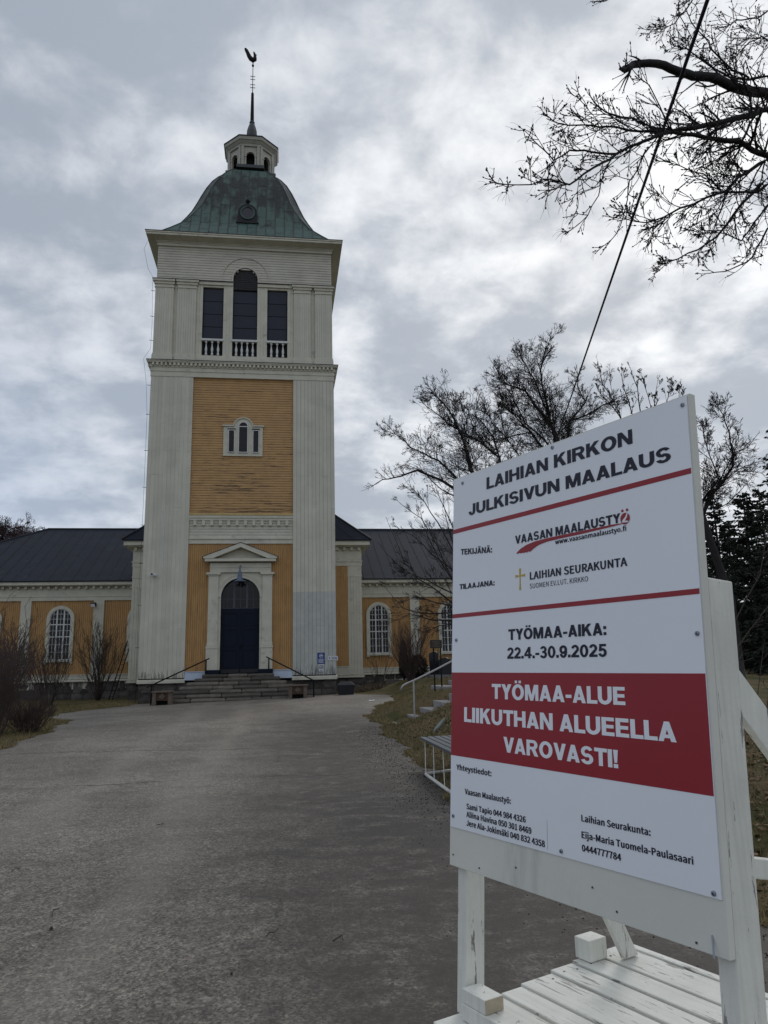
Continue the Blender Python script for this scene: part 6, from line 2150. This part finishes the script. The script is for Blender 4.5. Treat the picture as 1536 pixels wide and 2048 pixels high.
# further conifers closing the view beyond the lawn (each a copy of one prototype)
proto = make_spruce('distant_spruce', 'far spruce in the dark row beyond the graveyard lawn', 40.0, 52.0, 11.0, 2.6, 400, 'far spruces beyond the graveyard', dens=.9)
rr = random.Random(9)
for i in range(26):
    c = proto.copy(); COL.objects.link(c)
    x = 24 + i * 2.1 + rr.uniform(-1, 1) if i < 18 else -70 + (i - 18) * 5
    y = 50 + rr.uniform(0, 9) - .15 * abs(x - 30) if i < 18 else 95 + rr.uniform(0, 8)
    c.location = (x, y, G(x, y)); s_ = rr.uniform(.75, 1.2); c.scale = (s_, s_, s_); c.rotation_euler.z = rr.uniform(0, 6)
    if i >= 18: c['label'] = 'far spruce beyond the open lawn left of the church'; c['group'] = 'far spruces left of the church'
    for ch in list(proto.children):
        d = ch.copy(); COL.objects.link(d); d.parent = c

# --- far birches behind the left wing
for i, (px, py, Y, n, seed, lab) in enumerate(((16, 1030, 70, 70, 5, 'far weeping birch above the left end of the roof'), (60, 1036, 74, 60, 6, 'smaller far birch touching the left wing roof slope'))):
    p = at(px, py, Y); gz = G(p.x, Y); h = p.z - gz
    t_ = thing('birch_tree', (p.x, Y, gz), lab, 'tree', 'birches behind the left wing')
    w_ = TW(seed)
    MB().tube([(p.x, Y, gz - .3), (p.x + .2, Y, gz + h * .5), (p.x, Y, gz + h * .8)], [.25, .18, .08], 7).build('trunk', m_bark2, t_)
    Pb = dict(lv=3, seg=7, wig=.12, up=-.10, rmin=.014, nc=(4, 4, 5), ang=(.3, .9), lr=(.45, .7))
    for k in range(n):
        a = w_.r.uniform(0, 2 * pi); zz = gz + h * w_.r.uniform(.66, .86)
        w_.grow(V3((p.x, Y, zz)), V3((cos(a) * .8, sin(a) * .8, 1.3)), h * .15 * w_.r.uniform(.6, 1.1), .045, 3, Pb)
    w_.mb.build('branches', m_birchtwig, t_)

# --- grass blades, leaves
def blades(name, mat, label, n, region, hmin, hmax, wdt, seed, flat=.0):
    rr = np.random.default_rng(seed); vs = []; fs = []
    cnt = 0
    while cnt < n:
        x, y = region(rr)
        if x is None: continue
        z = G(x, y)
        a = rr.uniform(0, 2 * pi); h = rr.uniform(hmin, hmax)
        lean = rr.uniform(.1, .9 + flat)
        w_ = wdt * (1 + y * .05)
        dx, dy = cos(a) * w_, sin(a) * w_
        k = len(vs)
        vs += [(x - dy, y + dx, z - .012), (x + dy, y - dx, z - .012), (x + cos(a) * h * lean, y + sin(a) * h * lean, z + h * (1 - .45 * lean))]
        fs.append((k, k + 1, k + 2)); cnt += 1
    m_ = MB(); m_.v = vs; m_.f = fs
    o = m_.build(name, mat); tag(o, label, name.replace('_', ' '), kind='stuff')


def reg_bank(rr):
    y = 3.0 + 26 * rr.random() ** 1.2
    x = interp(RIGHT_EDGE, y) + wob(y, 2) - .12 + 4.5 * rr.random() ** 1.5
    if 18.3 < y < 20.3 and 2.8 < x < 5.1: return None, None
    return x, y


def reg_left(rr):
    y = 13 + 22 * rr.random() ** 1.1
    x = interp(LEFT_EDGE, y) + wob(y) + .12 - 4.0 * rr.random() ** 1.4
    return x, y


m_gg = M('green_grass_blade', (.075, .082, .028), .9, .3, 5)
m_gs = M('straw_grass_blade', (.21, .16, .075), .9, .3, 5)
m_leaf = M('dead_leaf', (.15, .09, .05), .9, .45, 9)
m_leaf2 = M('pale_dead_leaf', (.24, .17, .12), .9, .3, 9)
blades('straw_grass', m_gs, 'dry straw grass covering the right bank', 42000, reg_bank, .04, .12, .003, 1, .4)
blades('green_grass', m_gg, 'fresh short green grass on the right bank', 26000, reg_bank, .02, .06, .003, 2)
blades('verge_straw', m_gs, 'dry straw grass on the left verge', 16000, reg_left, .04, .13, .003, 3, .4)
blades('verge_grass', m_gg, 'short green grass on the left verge', 16000, reg_left, .02, .07, .003, 4)


def leaves(name, mat, n, region, size, seed, label):
    rr = np.random.default_rng(seed); m_ = MB()
    cnt = 0
    while cnt < n:
        x, y = region(rr)
        if x is None: continue
        z = G(x, y) + rr.uniform(.004, .03)
        a = rr.uniform(0, 2 * pi); s_ = size * rr.uniform(.5, 1.3)
        u = V3((cos(a), sin(a), rr.uniform(-.5, .5))) * s_; v_ = V3((-sin(a), cos(a), rr.uniform(-.5, .5))) * s_ * .6
        p_ = V3((x, y, z)); k = len(m_.v)
        m_.v += [tuple(p_ - u), tuple(p_ + v_), tuple(p_ + u), tuple(p_ - v_)]; m_.f.append((k, k + 1, k + 2, k + 3)); cnt += 1
    o = m_.build(name, mat); tag(o, label, 'leaves', kind='stuff')


def reg_leaf(rr):
    y = 2.5 + 17 * rr.random() ** 1.1
    return interp(RIGHT_EDGE, y) + .2 + 5 * rr.random(), y


def reg_crumb(rr):
    y = 3 + 15 * rr.random()
    return interp(RIGHT_EDGE, y) - abs(rr.normal(0, .8)) + .3, y


leaves('dead_leaves', m_leaf, 14000, reg_leaf, .030, 5, 'brown dead leaves scattered over the right bank')
leaves('pale_leaves', m_leaf2, 1500, reg_leaf, .022, 6, 'pale dry leaf scraps among the brown leaves')


def grit(name, mat, n, region, size, seed, label):
    rr = np.random.default_rng(seed); m_ = MB()
    for _ in range(n):
        x, y = region(rr); s_ = size * rr.uniform(.4, 1.3)
        z = min(G(x, y), G(min(x, interp(RIGHT_EDGE, y) - .3), y) + .02) + .014
        k = len(m_.v)
        for j in range(4):
            a = j * pi / 2 + rr.uniform(-.5, .5); m_.v.append((x + cos(a) * s_, y + sin(a) * s_, z))
        m_.v.append((x, y, z + s_ * .8))
        for j in range(4): m_.f.append((k + j, k + (j + 1) % 4, k + 4))
    o = m_.build(name, mat); tag(o, label, 'grit', kind='stuff')


def reg_all(rr):
    y = 1.5 + 12 * rr.random() ** 1.6
    return rr.uniform(-5.0, interp(RIGHT_EDGE, y) - .1), y


def reg_track(rr):
    y = 2 + 12 * rr.random() ** 1.2
    return rr.normal(-.1, .35), y


m_crumb = M('dark_crumb', (.018, .015, .014), .9, .3, 20)
grit('debris', m_crumb, 6500, reg_crumb, .009, 7, 'dark bark crumbs drifted along the right side of the asphalt')
grit('track_crumbs', m_crumb, 700, reg_track, .006, 8, 'dark crumbs along the cracked wheel track')
grit('pale_grit', m_gravel, 3500, reg_all, .0035, 9, 'pale grit scattered over the asphalt')
